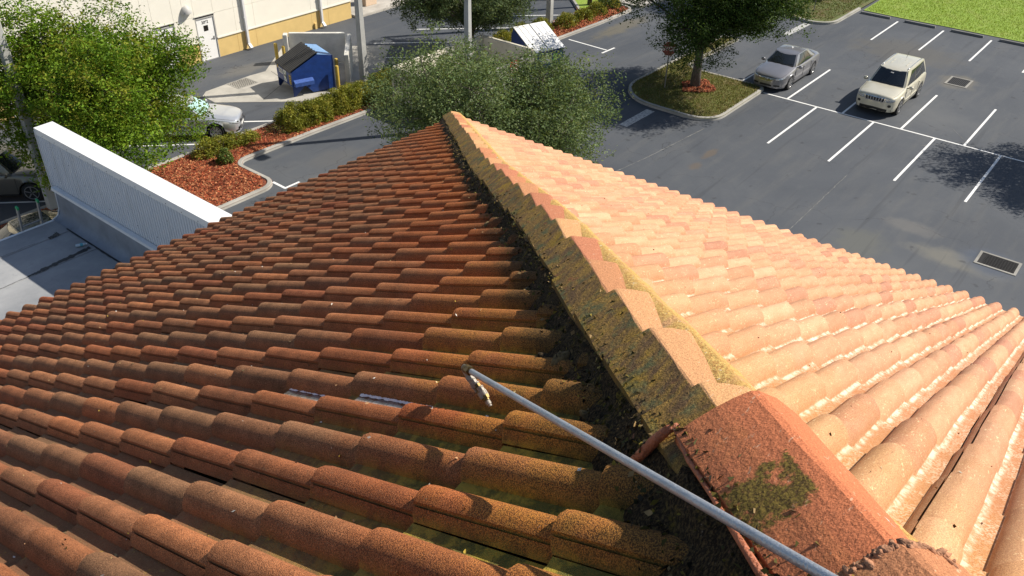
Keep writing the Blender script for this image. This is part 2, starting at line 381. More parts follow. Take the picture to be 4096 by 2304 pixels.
def inside(poly):
    P=np.array(poly)
    def f(x,y):
        c=np.zeros(len(x),bool); j=len(P)-1
        for i in range(len(P)):
            xi,yi=P[i];xj,yj=P[j]
            with np.errstate(divide='ignore',invalid='ignore'):
                c^=((yi>y)!=(yj>y))&(x<(xj-xi)*(y-yi)/(yj-yi+1e-12)+xi)
            j=i
        return c
    return f
def quads_obj(name,V,mat,parent=None,tints=None,kind=None):
    """V: (n,4,3) array of loose quads -> one mesh"""
    n=len(V); me=bpy.data.meshes.new(name); me.vertices.add(n*4); me.vertices.foreach_set('co',V.reshape(-1).astype(np.float32))
    me.loops.add(n*4); me.loops.foreach_set('vertex_index',np.arange(n*4,dtype=np.int32))
    me.polygons.add(n); me.polygons.foreach_set('loop_start',np.arange(0,n*4,4,dtype=np.int32))
    me.update(calc_edges=True)
    if tints is not None:
        at=me.color_attributes.new('tint','FLOAT_COLOR','POINT'); c=np.repeat(np.concatenate([tints,np.ones((n,1))],1),4,0); at.data.foreach_set('color',c.reshape(-1).astype(np.float32))
    me.materials.append(mat); o=put(bpy.data.objects.new(name,me),parent)
    if kind: tag(o,kind=kind)
    return o
def attr_mat(name,rough=.85,trans=0.,bump=None,spec=.3):
    n=N(name); a=n.attr('tint').outputs['Color']
    c=n.mix(1.,a,n.ramp(n.noise(40,2),[(.3,(.8,.8,.8)),(.7,(1.2,1.2,1.2))]),'MULTIPLY')
    m=n.bsdf(c,rough,spec=spec)
    if trans:
        t=n.n('ShaderNodeBsdfTranslucent'); n.l(n.mix(1.,c,(1.5,1.35,.7),'MULTIPLY'),t.inputs[0]); mx=n.n('ShaderNodeMixShader'); mx.inputs[0].default_value=trans
        n.l(n.b.outputs[0],mx.inputs[1]); n.l(t.outputs[0],mx.inputs[2]); n.l(mx.outputs[0],n.out.inputs[0])
    return m
CHIP=attr_mat('mulch_chips',.9); BLADE=attr_mat('grass_blades',.8,.25)
def chips(name,poly,z,n,cols,label,cat,size=(.05,.018),tilt=.5,excl=None):
    P=np.array(poly); lo,hi=P.min(0),P.max(0); f=inside(poly); xs=[];tot=0
    while tot<n:
        p=lo+(hi-lo)*rng.random((n*2,2)); p=p[f(p[:,0],p[:,1])]; xs.append(p); tot+=len(p)
    p=np.concatenate(xs)[:n]; a=rng.random(n)*6.283; L=size[0]*(.5+rng.random(n)); Wd=size[1]*(.6+.8*rng.random(n)); tl=(rng.random(n)-.5)*2*tilt
    d=np.stack([np.cos(a)*np.cos(tl),np.sin(a)*np.cos(tl),np.sin(tl)],1); s=np.stack([-np.sin(a),np.cos(a),(rng.random(n)-.5)*1.2],1)
    c=np.stack([p[:,0],p[:,1],z+.01+rng.random(n)*.03],1)
    V=np.stack([c-d*L[:,None]-s*Wd[:,None],c+d*L[:,None]-s*Wd[:,None],c+d*L[:,None]+s*Wd[:,None],c-d*L[:,None]+s*Wd[:,None]],1)
    cols=np.array(cols); t=cols[rng.integers(0,len(cols),n)]*(.6+.8*rng.random((n,1)))
    o=quads_obj(name,V,CHIP,None,t,'stuff'); tag(o,label,cat); return o
mc=[(.30,.065,.025),(.22,.045,.018),(.40,.12,.05),(.16,.04,.02),(.45,.20,.09)]
bulb=[(5.4,18.6),(9.3,18.5),(9.85,19.3),(9.85,20.9),(10.4,21.25),(18.3,21.2),(18.3,23.1),(3,23.1),(3,22.7),(5.3,22.3)]
chips('mulch_chips',bulb,.10,30000,mc,'loose red mulch chips covering the kerbed strip by the hedge','mulch')
chips('mulch_chips',[(29.8,20.9),(38.6,20.7),(39.5,21.6),(39.5,22.8),(29.8,22.9)],.10,9000,mc,'red mulch chips in the far shrub bed by the white lamp pole','mulch',(.07,.025))
chips('mulch_chips',ringp,.15,2500,mc,'ring of red mulch round the island oak trunk','mulch',(.06,.02))
def blades(name,poly,z,n,cols,label,h=.06,wd=.012):
    P=np.array(poly); lo,hi=P.min(0),P.max(0); f=inside(poly); xs=[];tot=0
    while tot<n:
        p=lo+(hi-lo)*rng.random((n*2,2)); p=p[f(p[:,0],p[:,1])]; xs.append(p); tot+=len(p)
    p=np.concatenate(xs)[:n]; a=rng.random(n)*6.283; H=h*(.4+rng.random(n)); ln=(rng.random((n,2))-.5)*1.3*H[:,None]
    s=np.stack([np.cos(a),np.sin(a),0*a],1)*wd*(.6+.8*rng.random((n,1))); c=np.stack([p[:,0],p[:,1],0*a+z-.005],1); t=c+np.concatenate([ln,H[:,None]],1)
    V=np.stack([c-s,c+s,t+s*.3,t-s*.3],1); cols=np.array(cols); q=cols[rng.integers(0,len(cols),n)]*(.6+.8*rng.random((n,1)))
    o=quads_obj(name,V,BLADE,None,q,'stuff'); tag(o,label,'grass'); return o
ii=[(x+(30-x)*.05,y+(11-y)*.05) for x,y in isl]
blades('grass',ii,.125,26000,[(.12,.13,.03),(.17,.15,.05),(.22,.17,.08),(.09,.13,.02)],'short half dry grass on the island with the stop sign')
blades('grass',[(49.6,9.6),(49.6,-6),(62,-6),(62,9.6)],.03,40000,[(.20,.30,.028),(.24,.34,.035),(.18,.27,.025),(.26,.32,.05)],'bright mown grass beyond the wheel stops',.06,.014)
blades('grass',[(45.2,10.4),(49.4,10.1),(60,10.1),(60,16),(47,16),(45.2,13)],.12,16000,[(.09,.12,.025),(.14,.12,.05),(.11,.15,.03)],'shaded grass on the kerbed corner under the far tree',.07,.018)

# ---- drains, manhole, wheel stops
IRON=plain('cast_iron',(.035,.033,.032),.55,.6,.3,20)
BLACK=plain('drain_dark',(.006,.006,.007),.9)
def grate(name,x0,y0,x1,y1,fr,label,mode):
    r=empty(name,((x0+x1)/2,(y0+y1)/2,0)); cx,cy=(x0+x1)/2,(y0+y1)/2; X,Y=(x1-x0)/2,(y1-y0)/2; tag(r,label,'drain',group=None)
    m=MB()
    for a,b in (((-X-fr,-Y-fr),(X+fr,-Y)),((-X-fr,Y),(X+fr,Y+fr)),((-X-fr,-Y),(-X,Y)),((X,-Y),(X+fr,Y))): m.box((*a,-.1),(*b,.022))
    m.build('frame',concrete_mat('drain_collar',(.27,.26,.235)),r); MB().sheet([(-X,-Y),(X,-Y),(X,Y),(-X,Y)],.006).build('pit',BLACK,r)
    if mode=='bars':
        k=int(2*Y/.075)
        for i in range(k+1):
            y=-Y+2*Y*i/k; o=MB().box((-X,y-.013,.007),(X,y+.013,.018)).build('bar',IRON,r)
    else:
        b=MB(); st=.1 if mode=='hex' else .09
        if mode=='hex':
            ny=int(2*Y/.115)+1; nx=int(2*X/.1)+1
            for i in range(nx+1):
                for j in range(ny+1):
                    px=-X+i*.1+(.05 if j%2 else 0); py=-Y+j*.087
                    if abs(px)>X or abs(py)>Y: continue
                    for k in range(6):
                        a0,a1=R_(30+60*k),R_(90+60*k); p=Vector((px+.056*math.cos(a0),py+.056*math.sin(a0),.013)); q=Vector((px+.056*math.cos(a1),py+.056*math.sin(a1),.013))
                        if k>2: continue
                        d=(q-p); s=Vector((-d.y,d.x,0)).normalized()*.008; b.obox((p+q)/2,d/2,s,(0,0,.005))
        else:
            for i in range(-14,15):
                for sgn in (1,-1):
                    pts=[]
                    for t_ in np.linspace(-1.6,1.6,60):
                        xx=t_; yy=sgn*t_+i*st*1.41
                        if abs(xx)<=X and abs(yy)<=Y: pts.append((xx,yy,.012+.001*(sgn>0)))
                    if len(pts)>1:
                        p,q=Vector(pts[0]),Vector(pts[-1]); d=q-p; s=Vector((-d.y,d.x,0)).normalized()*.011; b.obox((p+q)/2,d/2,s,(0,0,.004))
        o=b.build('lattice',IRON,r); tag(o,kind='stuff')
    return r
grate('storm_drain',39.42,.86,40.58,1.74,.10,'barred storm drain in a pale concrete collar behind the gold car','bars')
grate('storm_drain',21.9,-5.37,22.73,-4.2,.09,'honeycomb storm drain set in sealer near the tiled eave','hex')
grate('storm_drain',15.16,27.93,16.24,28.84,.05,'diamond lattice storm drain in the pad by the blue dumpster','dia')
r=empty('manhole',(24.74,26.63,0)); tag(r,'round manhole cover between the slanted parking lines','manhole')
MB().lathe([(.34,-.02),(.34,.012),(.31,.016)],28).build('cover',plain('worn_iron',(.16,.15,.13),.6,.3,.3,30),r)
for i in range(-3,4):
    X=math.sqrt(.29**2-(i*.08)**2); MB().box((-X,i*.08-.014,.017),(X,i*.08+.014,.023)).build('rib',IRON,r)
STOPC=concrete_mat('wheel_stop_concrete',(.20,.195,.185))
for i,(a,b,lb) in enumerate(((7.74,9.62,'concrete wheel stop nearest the kerbed corner island'),(5.03,6.89,'concrete wheel stop second from the kerbed corner'),(2.30,4.14,'concrete wheel stop third from the kerbed corner'),(-.42,1.44,'concrete wheel stop at the right edge of the picture'))):
    m=MB(); m.add([(-.09,a,0),(.09,a,0),(.06,a+.03,.13),(-.06,a+.03,.13),(-.09,b,0),(.09,b,0),(.06,b-.03,.13),(-.06,b-.03,.13)],[(0,3,2,1)[::-1] and (0,1,2,3),(4,7,6,5),(0,4,5,1),(1,5,6,2),(2,6,7,3),(3,7,4,0)])
    o=m.build('wheel_stop',STOPC); o.location=(48.78,0,0); bevel(o,.012,1); tag(o,lb,'wheel stop','wheel stops along the lawn')

# ================================================================== TILED ROOF
p=.145; e=2.64565*p; tan=.49474; th=math.atan(tan); ct,st_=math.cos(th),math.sin(th)
SH=Vector((-.70711,.70711,0))                    # to the left of the hip
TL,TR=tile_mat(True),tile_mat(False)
STUC=plain('stucco',(.62,.54,.40),.9,var=.08,nscale=3,bumps=.3,bscale=120)
house=empty('tiled_roof_building',(0,0,0)); tag(house,'building with the hipped barrel tile roof filling the foreground','building')
MB().box((-16,-16,0),(-.55,-.55,EZ-.12)).build('wall',STUC,house)
FASC=plain('fascia_paint',(.45,.20,.10),.7)
m=MB(); m.box((-16,-.10,EZ-.2),(-.05,-.06,EZ-.035)); m.build('fascia',FASC,house)
m=MB(); m.box((-.10,-16,EZ-.2),(-.06,-.105,EZ-.035)); m.build('fascia',FASC,house)
DECK=plain('underlay_felt',(.05,.03,.022),.95,var=.3)
D0=EZ-.035
slopeL=mesh_obj('roof_slope',[(-.02,-.02,D0),(-16,-.02,D0),(-16,-16,D0+16*tan)],[(0,2,1)],DECK,house)
slopeR=mesh_obj('roof_slope',[(-.02,-.02,D0),(-.02,-16,D0),(-16,-16,D0+16*tan)],[(0,1,2)],DECK,house)
slopeL['label']='left roof slope, dark weathered brown tiles with moss'; slopeR['label']='right roof slope, sunlit faded peach tiles'

Hh=.050; LT=e+.075; TH=.028; BT=.034; PW=.30
def tile_geo(g0,g1,sd=0.):
    """double barrel tile. local x across, y up the slope, z normal. returns verts, faces, prof"""
    pts=[]   # (w,h,pan,grey)
    for i,g in ((0,g0),(1,g1)):
        a=i*p; pts.append((a,.0,1.,g)); pts.append((a+PW*.5*p,-.004,1.,g))
        vv=[0,.05,.15,.31,.5,.69,.85,.95,1.] if i==0 else [0,.05,.15,.31,.5,.66,.79,.795,.835,.84,.93,1.]
        for v in vv:
            u_=2*v-1; h=Hh*(.62*math.sqrt(max(0,1-u_*u_))+.38*math.cos(math.pi/2*u_))
            if i==1 and v>.792: h=max(0,h-(.020 if v<.837 else .004))
            pts.append((a+PW*p+(1-PW)*p*v,h if 0<v<1 else 0,.75 if v in (0,1.) else (.25 if v in (.05,.95,.93) else (.9 if v in (.795,.835) else 0)),g))
    n=len(pts); V=[];F=[];PR=[]
    for y,base in ((0.,BT),(LT,0.)):
        for w_,h,pn,g in pts: V.append((w_,y,base+h)); PR.append((pn,y/LT,g))
    for i in range(n-1): F.append((i,i+1,n+i+1,n+i))
    b=len(V)                                     # butt: own ring so that the edge stays crisp
    for dz,dy in ((0,0),(-.004,-.004),(-TH,-.002)):
        for q_,(w_,h,pn,g) in enumerate(pts):
            jn=.005*mnoise.noise(Vector((w_*40,sd*7.3,1.))); V.append((w_,dy+jn,BT+h+dz+jn*.3)); PR.append((pn*.6,0,min(1,g+.1)))
            if dz==0: V[q_]=(w_,jn,V[q_][2]+jn*.3)
    for k in range(2):
        for i in range(n-1): F.append((b+k*n+i,b+(k+1)*n+i,b+(k+1)*n+i+1,b+k*n+i+1)[::-1])
    return V,F,PR
def tile_mesh(V,F,PR,mat,tint=None,name='tile',flat=False):
    me=bpy.data.meshes.new(name); me.from_pydata(V,[],F); me.update()
    a=me.color_attributes.new('prof','FLOAT_COLOR','POINT'); a.data.foreach_set('color',np.concatenate([np.array(PR),np.ones((len(PR),1))],1).reshape(-1).astype(np.float32))
    if tint is not None:
        a=me.color_attributes.new('tint','FLOAT_COLOR','POINT'); a.data.foreach_set('color',np.concatenate([np.array(tint),np.ones((len(tint),1))],1).reshape(-1).astype(np.float32))
    me.materials.append(mat)
    if not flat: me.polygons.foreach_set('use_smooth',[True]*len(me.polygons)); me.set_sharp_from_angle(angle=R_(38))
    return me
def cut_geo(V,F,PR,Mx,nrm,d):
    """clip a tile against a vertical plane in world space, keep nrm.x>d"""
    bm=bmesh.new(); lay=bm.verts.layers.float_vector.new('pr')
    bv=[bm.verts.new(v) for v in V]
    for q,pp in zip(bv,PR): q[lay]=Vector(pp)
    for f in F:
        try: bm.faces.new([bv[i] for i in f])
        except ValueError: pass
    Mi=Mx.inverted(); co=Mi@(Vector(nrm)*d); nl=(Mi.to_3x3()@Vector(nrm)).normalized()
    bmesh.ops.bisect_plane(bm,geom=bm.verts[:]+bm.edges[:]+bm.faces[:],plane_co=co,plane_no=-nl,clear_outer=True,dist=1e-5)
    bm.verts.index_update(); V2=[v.co.copy() for v in bm.verts]; P2=[tuple(v[lay]) for v in bm.verts]; F2=[tuple(v.index for v in f.verts) for f in bm.faces]; bm.free(); return V2,F2,P2
def project(P):
    d=P-CAM; z=d.dot(cf); return (.5+30.056/36*d.dot(cr)/z, .5-30.056/36*16/9*d.dot(cu)/z, z)
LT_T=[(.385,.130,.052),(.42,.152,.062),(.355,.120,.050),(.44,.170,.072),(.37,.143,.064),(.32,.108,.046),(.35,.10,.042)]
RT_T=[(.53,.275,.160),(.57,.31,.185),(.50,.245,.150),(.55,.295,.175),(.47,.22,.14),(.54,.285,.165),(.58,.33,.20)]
variants={}
for sd_ in (0,1):
    for k in range(8):
        g0=random.choice((.5,.75,1.,.25)) if sd_==0 else random.random(); g1=random.choice((0,.1,.25,.4)) if sd_==0 else random.random()*.7
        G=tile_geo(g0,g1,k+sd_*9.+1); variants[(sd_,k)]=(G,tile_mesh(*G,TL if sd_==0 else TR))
cands=[]
for sd_ in (0,1):
    for col in range(-2,64,2):
        for j in range(0,27):
            if sd_==0:
                O=Vector((-(col+2.03)*p+2*p,0,EZ))+Vector((0,-ct,st_))*(j*e); B=Matrix(((-1,0,0),(0,-ct,st_),(0,st_,ct))).transposed()
            else:
                O=Vector((0,-(col+2.7533)*p-(1+PW)*p,EZ))+Vector((-ct,0,st_))*(j*e); B=Matrix(((0,1,0),(-ct,0,st_),(st_,0,ct))).transposed()
            c=O+B@Vector((p,e*.5,.03))
            cs=[O+B@Vector((x,y,.02)) for x in (0,2*p) for y in (0,LT)]
            offs=[(q.y-q.x)*.70711*(1 if sd_==0 else -1) for q in cs]
            if max(offs)<.03: continue
            if (c-CAM).dot(cf)<.25: continue
            u,v,z=project(c)
            if not(-.22<u<1.22 and -.3<v<1.3): continue
            area=abs((project(cs[3])[0]-project(cs[0])[0])*(project(cs[2])[1]-project(cs[1])[1])-(project(cs[2])[0]-project(cs[1])[0])*(project(cs[3])[1]-project(cs[0])[1])) if all((q-CAM).dot(cf)>.1 for q in cs) else 1.
            vis=-.03<u<1.03 and -.05<v<1.05
            cands.append((area if vis else -1.,sd_,col,j,O,B,min(offs)<.03))
cands.sort(key=lambda a:-a[0])
rest={0:([],[],[],[]),1:([],[],[],[])}
for idx,(ar,sd_,col,j,O,B,cut) in enumerate(cands):
    k=random.randrange(8); (V,F,PR),me=variants[(sd_,k)]
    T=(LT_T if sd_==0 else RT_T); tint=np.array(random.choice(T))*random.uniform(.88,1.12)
    rot=Matrix.Rotation(random.gauss(0,.007),3,'Z')@Matrix.Rotation(random.gauss(0,.005),3,'X')@Matrix.Rotation(random.gauss(0,.007),3,'Y')
    Mx=(B@rot).to_4x4(); Mx.translation=O+B@Vector((random.gauss(0,.002),random.gauss(0,.007),random.gauss(0,.0015)))
    if cut: V,F,PR=cut_geo(V,F,PR,Mx,SH if sd_==0 else -SH,.03)
    if not F: continue
    if idx<300 and ar>0:
        if cut: me=tile_mesh(V,F,PR,TL if sd_==0 else TR)
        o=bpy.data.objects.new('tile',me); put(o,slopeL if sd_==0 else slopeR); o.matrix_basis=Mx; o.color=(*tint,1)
    else:
        rv,rf,rp,rt=rest[sd_]; b=len(rv); rv+=[Mx@Vector(v) for v in V]; rf+=[tuple(i+b for i in f) for f in F]; rp+=list(PR); rt+=[tuple(tint)]*len(V)
for sd_ in (0,1):
    rv,rf,rp,rt=rest[sd_]
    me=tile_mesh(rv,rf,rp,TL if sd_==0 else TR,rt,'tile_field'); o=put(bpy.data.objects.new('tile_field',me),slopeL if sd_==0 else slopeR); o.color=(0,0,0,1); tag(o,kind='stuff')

# ---- hip caps bedded in mortar
def capmat():
    n=N('hip_cap_clay'); pos=n.pos(); pr=n.attr('prof'); sep=n.n('ShaderNodeSeparateColor'); n.l(pr.outputs['Color'],sep.inputs[0]); lf=sep.outputs[0]
    oi=n.n('ShaderNodeObjectInfo'); g1=n.noise(340,3,.65); s=n.dot(pos,(-.5,-.5,0)); mid=n.noise(9,4,.65)
    c=n.mix(1.,oi.outputs['Color'],n.ramp(g1,[(.33,(.6,.55,.5)),(.5,(1,1,1)),(.68,(1.35,1.35,1.3))]),'MULTIPLY')
    c=n.mix(n.mr(n.noise(70,3,.7,vec=n.scale(pos,(.35,1.,1.))),.63,.70,0,.5),c,(.70,.52,.36))
    # lichen growth on the side away from the sun, streaked across the cap
    str_=n.noise(1.,4,.65,vec=n.scale(pos,(9.,40.,14.)))
    mo=n.mix(n.mr(str_,.35,.65),(.14,.085,.045),(.30,.185,.05))
    mo=n.mix(n.mr(n.noise(14,4,.65),.5,.66),mo,(.12,.125,.06))
    mo=n.mix(n.mr(mid,.50,.72,0,.75),mo,(.38,.24,.025)); mo=n.mix(n.mr(n.noise(13,3,.6),.62,.7,0,.6),mo,(.24,.085,.045))
    mo=n.mix(1.,mo,n.ramp(g1,[(.35,(.45,.42,.4)),(.52,(1,1,1)),(.68,(1.6,1.5,1.2))]),'MULTIPLY')
    f=n.math('MULTIPLY',n.mr(n.math('ADD',lf,n.math('MULTIPLY',n.math('SUBTRACT',mid,.5),.8)),.38,.66),oi.outputs['Alpha'])
    c=n.mix(f,c,mo)
    mp=n.mr(n.math('ADD',sep.outputs[2],n.math('MULTIPLY',n.math('SUBTRACT',n.noise(17,5,.7),.5),1.3)),.50,.62)
    c=n.mix(n.math('MULTIPLY',mp,.9),c,n.mix(n.mr(n.noise(190,3,.7),.38,.62),(.035,.035,.010),(.19,.15,.028)))
    ed=n.math('MULTIPLY',n.mr(lf,.87,.99),oi.outputs['Alpha']); c=n.mix(n.math('MULTIPLY',ed,.6),c,(.10,.075,.025))
    return n.bsdf(c,.88,bump=n.noise(110,4,.65),bs=.6,bd=.006,spec=.2)
CAPM=capmat()
def hcap(s): 
    x=min(1,max(0,(s-3.3)/2.1)); x=x*x*(3-2*x); return .135+.037*x
def hoff(s):
    x=min(1,max(0,(s-3.3)/2.1)); x=x*x*(3-2*x); return .058*(1-x)
HN=math.sqrt(2+tan*tan); HD=Vector((-1,-1,tan))/HN; HU=SH.cross(HD); HU=HU if HU.z>0 else -HU
def hp(s,off=0.,h=0.): return Vector((-s,-s,EZ+tan*s))+SH*off+Vector((0,0,h))
PROF=[(.106,-.062),(.075,-.0435),(.040,-.0230),(.006,-.0030),(.0,-.0006),(-.006,-.0008),(-.045,-.0065),(-.080,-.013),(-.094,-.020)]
PROF_RED=[(.086,-.066),(.06,-.048),(.02,-.026),(-.015,-.010),(-.042,-.0008),(-.055,-.002),(-.09,-.022),(-.13,-.055),(-.178,-.112)]
def cap_geo(L=.435,wsc=1.,flat=0.,jag=.0,PROF=PROF,mossy=0.,RZ=.025,shear=0.):
    V=[];F=[];PR=[];n=len(PROF); st=[0.,.05,.25,.4,.55,.75,1.]
    for q in st:
        for i,(a,b) in enumerate(PROF):
            taper=1.06-.16*q; lf=.78+a if a>.0055 else (0. if a<.003 else .3); jj=jag*(mnoise.noise(Vector((i*3.1,q*9.,jag*77))))
            V.append((a*wsc*taper+jj,q*L+(jj if q==0 else 0)+shear*(a+.075),RZ*(1-q)+b*(1-flat)+(abs(jj)*.3))); PR.append((lf,q,mossy*(min(1,max(0,(q-.18)/.22))*min(1,max(0,(.85-q)/.2)) if a>-.02 else 0)))
    for k in range(len(st)-1):
        for i in range(n-1): F.append((k*n+i,(k+1)*n+i,(k+1)*n+i+1,k*n+i+1)[::-1])
    b=len(V)
    for dz,dy in ((0,0),(-.02,.0)):
        for i,(a,bb) in enumerate(PROF): V.append((V[i][0],V[i][1]+dy,V[i][2]+dz)); PR.append((.78+a if a>.0055 else 0,0,0))
    for i in range(n-1): F.append((b+i,b+i+1,b+n+i+1,b+n+i)[::-1])
    for side in (0,n-1):                         # edge skirts
        b=len(V)
        for q in range(len(st)):
            v=V[q*n+side]; V.append(v); V.append((v[0]*.97,v[1],v[2]-.022)); PR+=[(1. if side==0 else 0,.5,0)]*2
        for q in range(len(st)-1):
            f=(b+2*q,b+2*q+1,b+2*q+3,b+2*q+2); F.append(f if side==0 else f[::-1])
    return V,F,PR
CAPT=[(.50,.235,.115),(.55,.29,.14),(.44,.175,.095),(.58,.32,.15),(.47,.20,.10)]
CB=Matrix((SH,HD,HU)).transposed()
def tilecap(s,off,h,tint,moss,geo,rz=0.,rx=0.,ry=0.,name='hip_cap'):
    me=tile_mesh(*geo,CAPM,name=name,flat=True); o=bpy.data.objects.new(name,me); put(o,house)
    Mx=(CB@Matrix.Rotation(rz,3,'Z')@Matrix.Rotation(rx,3,'X')@Matrix.Rotation(ry,3,'Y')).to_4x4(); Mx.translation=hp(s,off,h-.018); o.matrix_basis=Mx; o.color=(*tint,moss); return o
SS=.355/HN
s=-.06; k=0
while s<6.60:
    t_=tuple(np.array(CAPT[k%5 if k%3 else random.randrange(5)])*random.uniform(.9,1.1))
    tilecap(s,hoff(s)+random.gauss(0,.004),hcap(s)-.012+random.gauss(0,.003),t_,1.,cap_geo(L=.435 if s<6.4 else .31,jag=.003+.002*random.random()),random.gauss(0,.02),-.03,random.gauss(0,.02)); s+=SS; k+=1
RED=(.50,.165,.075)
def redcap(s,h,tint,moss,L,jag,mossy,lab=None):
    V,F,PR=cap_geo(L,1.,0,jag,PROF_RED,mossy,.014,.10); PR=[(.9*0 if a[0]<.3 else .8,a[1],a[2]) for a in PR]
    o=tilecap(s,0.,h+.002,tint,moss,(V,F,PR),0,-.012,0)
    if lab: o['label']=lab
    return o
redcap(6.645,.203,RED,.12,.54,.004,.62,'red hip cap with a moss patch beside the lance')
redcap(6.965,.196,(.43,.185,.09),.25,.55,.010,.40,'crumbling orange hip cap nearest the camera')
redcap(7.27,.196,(.42,.17,.085),.5,.5,.01,.3)

def mortarmat():
    n=N('black_weathered_mortar'); g=n.noise(150,4,.7); b=n.noise(14,4,.65); c=n.mix(n.mr(g,.42,.66),(.018,.013,.009),(.11,.075,.035))
    c=n.mix(n.mr(b,.56,.7,0,.8),c,n.mix(n.mr(g,.4,.6),(.05,.045,.012),(.20,.135,.02))); c=n.mix(n.mr(n.noise(23,3,.6),.66,.72,0,.8),c,(.26,.13,.085))
    c=n.mix(n.mr(n.noise(60,3,.7),.66,.74,0,.7),c,(.25,.22,.17))
    return n.bsdf(c,.95,bump=n.noise(55,5,.7),bs=1.,bd=.02,spec=.15)
def ymortar():
    n=N('yellow_lichen_mortar'); g=n.noise(160,4,.7); s=n.dot(n.pos(),(-.5,-.5,0)); c=n.mix(n.mr(g,.4,.62),(.42,.22,.07),(.62,.43,.14))
    c=n.mix(n.mr(n.noise(7,4,.7),.5,.68,0,.8),c,(.55,.30,.15)); c=n.mix(n.mr(n.noise(45,3,.7),.62,.7,0,.8),c,(.66,.58,.42))
    return n.bsdf(c,.9,bump=n.noise(70,5,.7),bs=.7,bd=.012,spec=.2)
def strip(name,mat,path,ns,amp,seed,ho=hoff):
    """path(s)->list of (off,h); swept along the hip with lumpy noise"""
    S=np.linspace(-.08,7.3,ns); V=[];F=[];m=None
    for i,s in enumerate(S):
        L=path(float(s)); m=len(L)
        for k,(o_,h_) in enumerate(L):
            d=mnoise.fractal(Vector((s*9,k*1.7+seed,seed*3.)),1.,2.,4)*amp*(0 if k==0 else 1)
            d2=mnoise.noise(Vector((s*3.1,seed+5.,k*.3)))*amp*1.2*(k==m-1)
            V.append(hp(float(s),o_+ho(float(s))+(d+d2)*math.copysign(1,o_)*.7,h_+d*.8))
        if i:
            for k in range(m-1):
                f=(i*m-m+k,i*m-m+k+1,i*m+k+1,i*m+k); F.append(f if L[-1][0]>0 else f[::-1])
    return mesh_obj(name,V,F,mat,house,True)
MORT=mortarmat(); YM=ymortar()
def pl(s):
    h=hcap(s)-.005; h=h+.015*min(1,max(0,(s-6.5)*4)); return [(.055,h-.088),(.094,h-.084),(.112,(h-.07)*.62),(.130,.030),(.160,-.002),(.21,-.085)]
strip('left_mortar',MORT,pl,520,.011,1.3)['label']='black mossy mortar along the left of the hip caps'
def pr_(s):
    h=hcap(s); return [(-.055,h-.040),(-.092,h-.024),(-.122,h-.040),(-.158,h-.078),(-.20,h-.13),(-.27,-.09)]
strip('right_mortar',YM,pr_,420,.007,4.7)['label']='yellow lichen covered mortar along the right of the hip caps'
# mortar lumps, sealant bead and droppings
LUMP=MORT
def lump(name,c,r,mat,sx=1,sy=1,sz=1,seed=0,parent=None,sub=2):
    bm=bmesh.new(); bmesh.ops.create_icosphere(bm,subdivisions=sub,radius=1)
    for v in bm.verts:
        d=1+.35*mnoise.fractal(v.co*1.6+Vector((seed,seed*2.1,0)),1.,2.,3); v.co=Vector((v.co.x*sx*r*d,v.co.y*sy*r*d,v.co.z*sz*r*d))
    me=bpy.data.meshes.new(name); bm.to_mesh(me); bm.free(); me.materials.append(mat); me.polygons.foreach_set('use_smooth',[True]*len(me.polygons))
    o=put(bpy.data.objects.new(name,me),parent); o.location=c; o.rotation_euler=(0,0,seed); return o
OCH=plain('ochre_lichen_lump',(.13,.085,.03),.95,var=.6,nscale=90,bumps=.8,bscale=90)
bpy.context.view_layer.update(); DG=bpy.context.evaluated_depsgraph_get()
def settle(P,nrm):
    """drop a point onto the surface below it"""
    nrm=nrm.normalized(); ok,hit,hn,_,_,_=sc.ray_cast(DG,P+nrm*.25,-nrm,distance=.6); return (hit,hn) if ok else (None,nrm)
for i,(s,o_,r) in enumerate(((6.20,.165,.024),(6.17,.20,.016),(5.72,.165,.018),(5.45,.175,.014),(4.9,.20,.016),(4.15,.20,.02),(3.3,.20,.018),(6.0,.17,.012),(5.2,.17,.013),(2.2,.2,.018),(6.42,.165,.013))):
    P,_=settle(hp(s,o_,0),HU)
    if P: lump('mortar_lump',P,r,OCH if i%2==0 else LUMP,1.7,.9,.5,i*1.7,house)
CLAYB=plain('sealant_bead',(.40,.125,.055),.6,var=.25,nscale=60,bumps=.6,bscale=140)
m=MB(); pts=[hp(6.655,.082,.138),hp(6.65,.098,.125),hp(6.645,.115,.096),hp(6.64,.130,.064),hp(6.635,.145,.036)]; m.tube(pts,[.006,.009,.0105,.0105,.009],10); m.build('sealant_bead',CLAYB,house,True)
m=MB(); m.tube([hp(6.655,.086,.132),hp(6.72,.090,.116),hp(6.80,.092,.114),hp(6.88,.094,.112),hp(6.95,.096,.110)],[.005,.006,.004,.006,.007],8); m.build('sealant_bead',CLAYB,house,True)
RUB=plain('broken_mortar',(.36,.17,.09),.9,var=.5,nscale=80,bumps=.8,bscale=100)
bpy.context.view_layer.update(); DG=bpy.context.evaluated_depsgraph_get()
for i in range(60):
    a_=i/59; P,_=settle(hp(6.962+.063*(.150-.20*a_)+random.gauss(0,.003),.075-.20*a_,.2),HU)
    if P: lump('mortar_lump',P,.0025+.0045*random.random()**2,RUB,1.9,.9,.6,i*.9,house,1)
DROP=plain('bird_dropping',(.78,.78,.76),.7,var=.2,nscale=120)
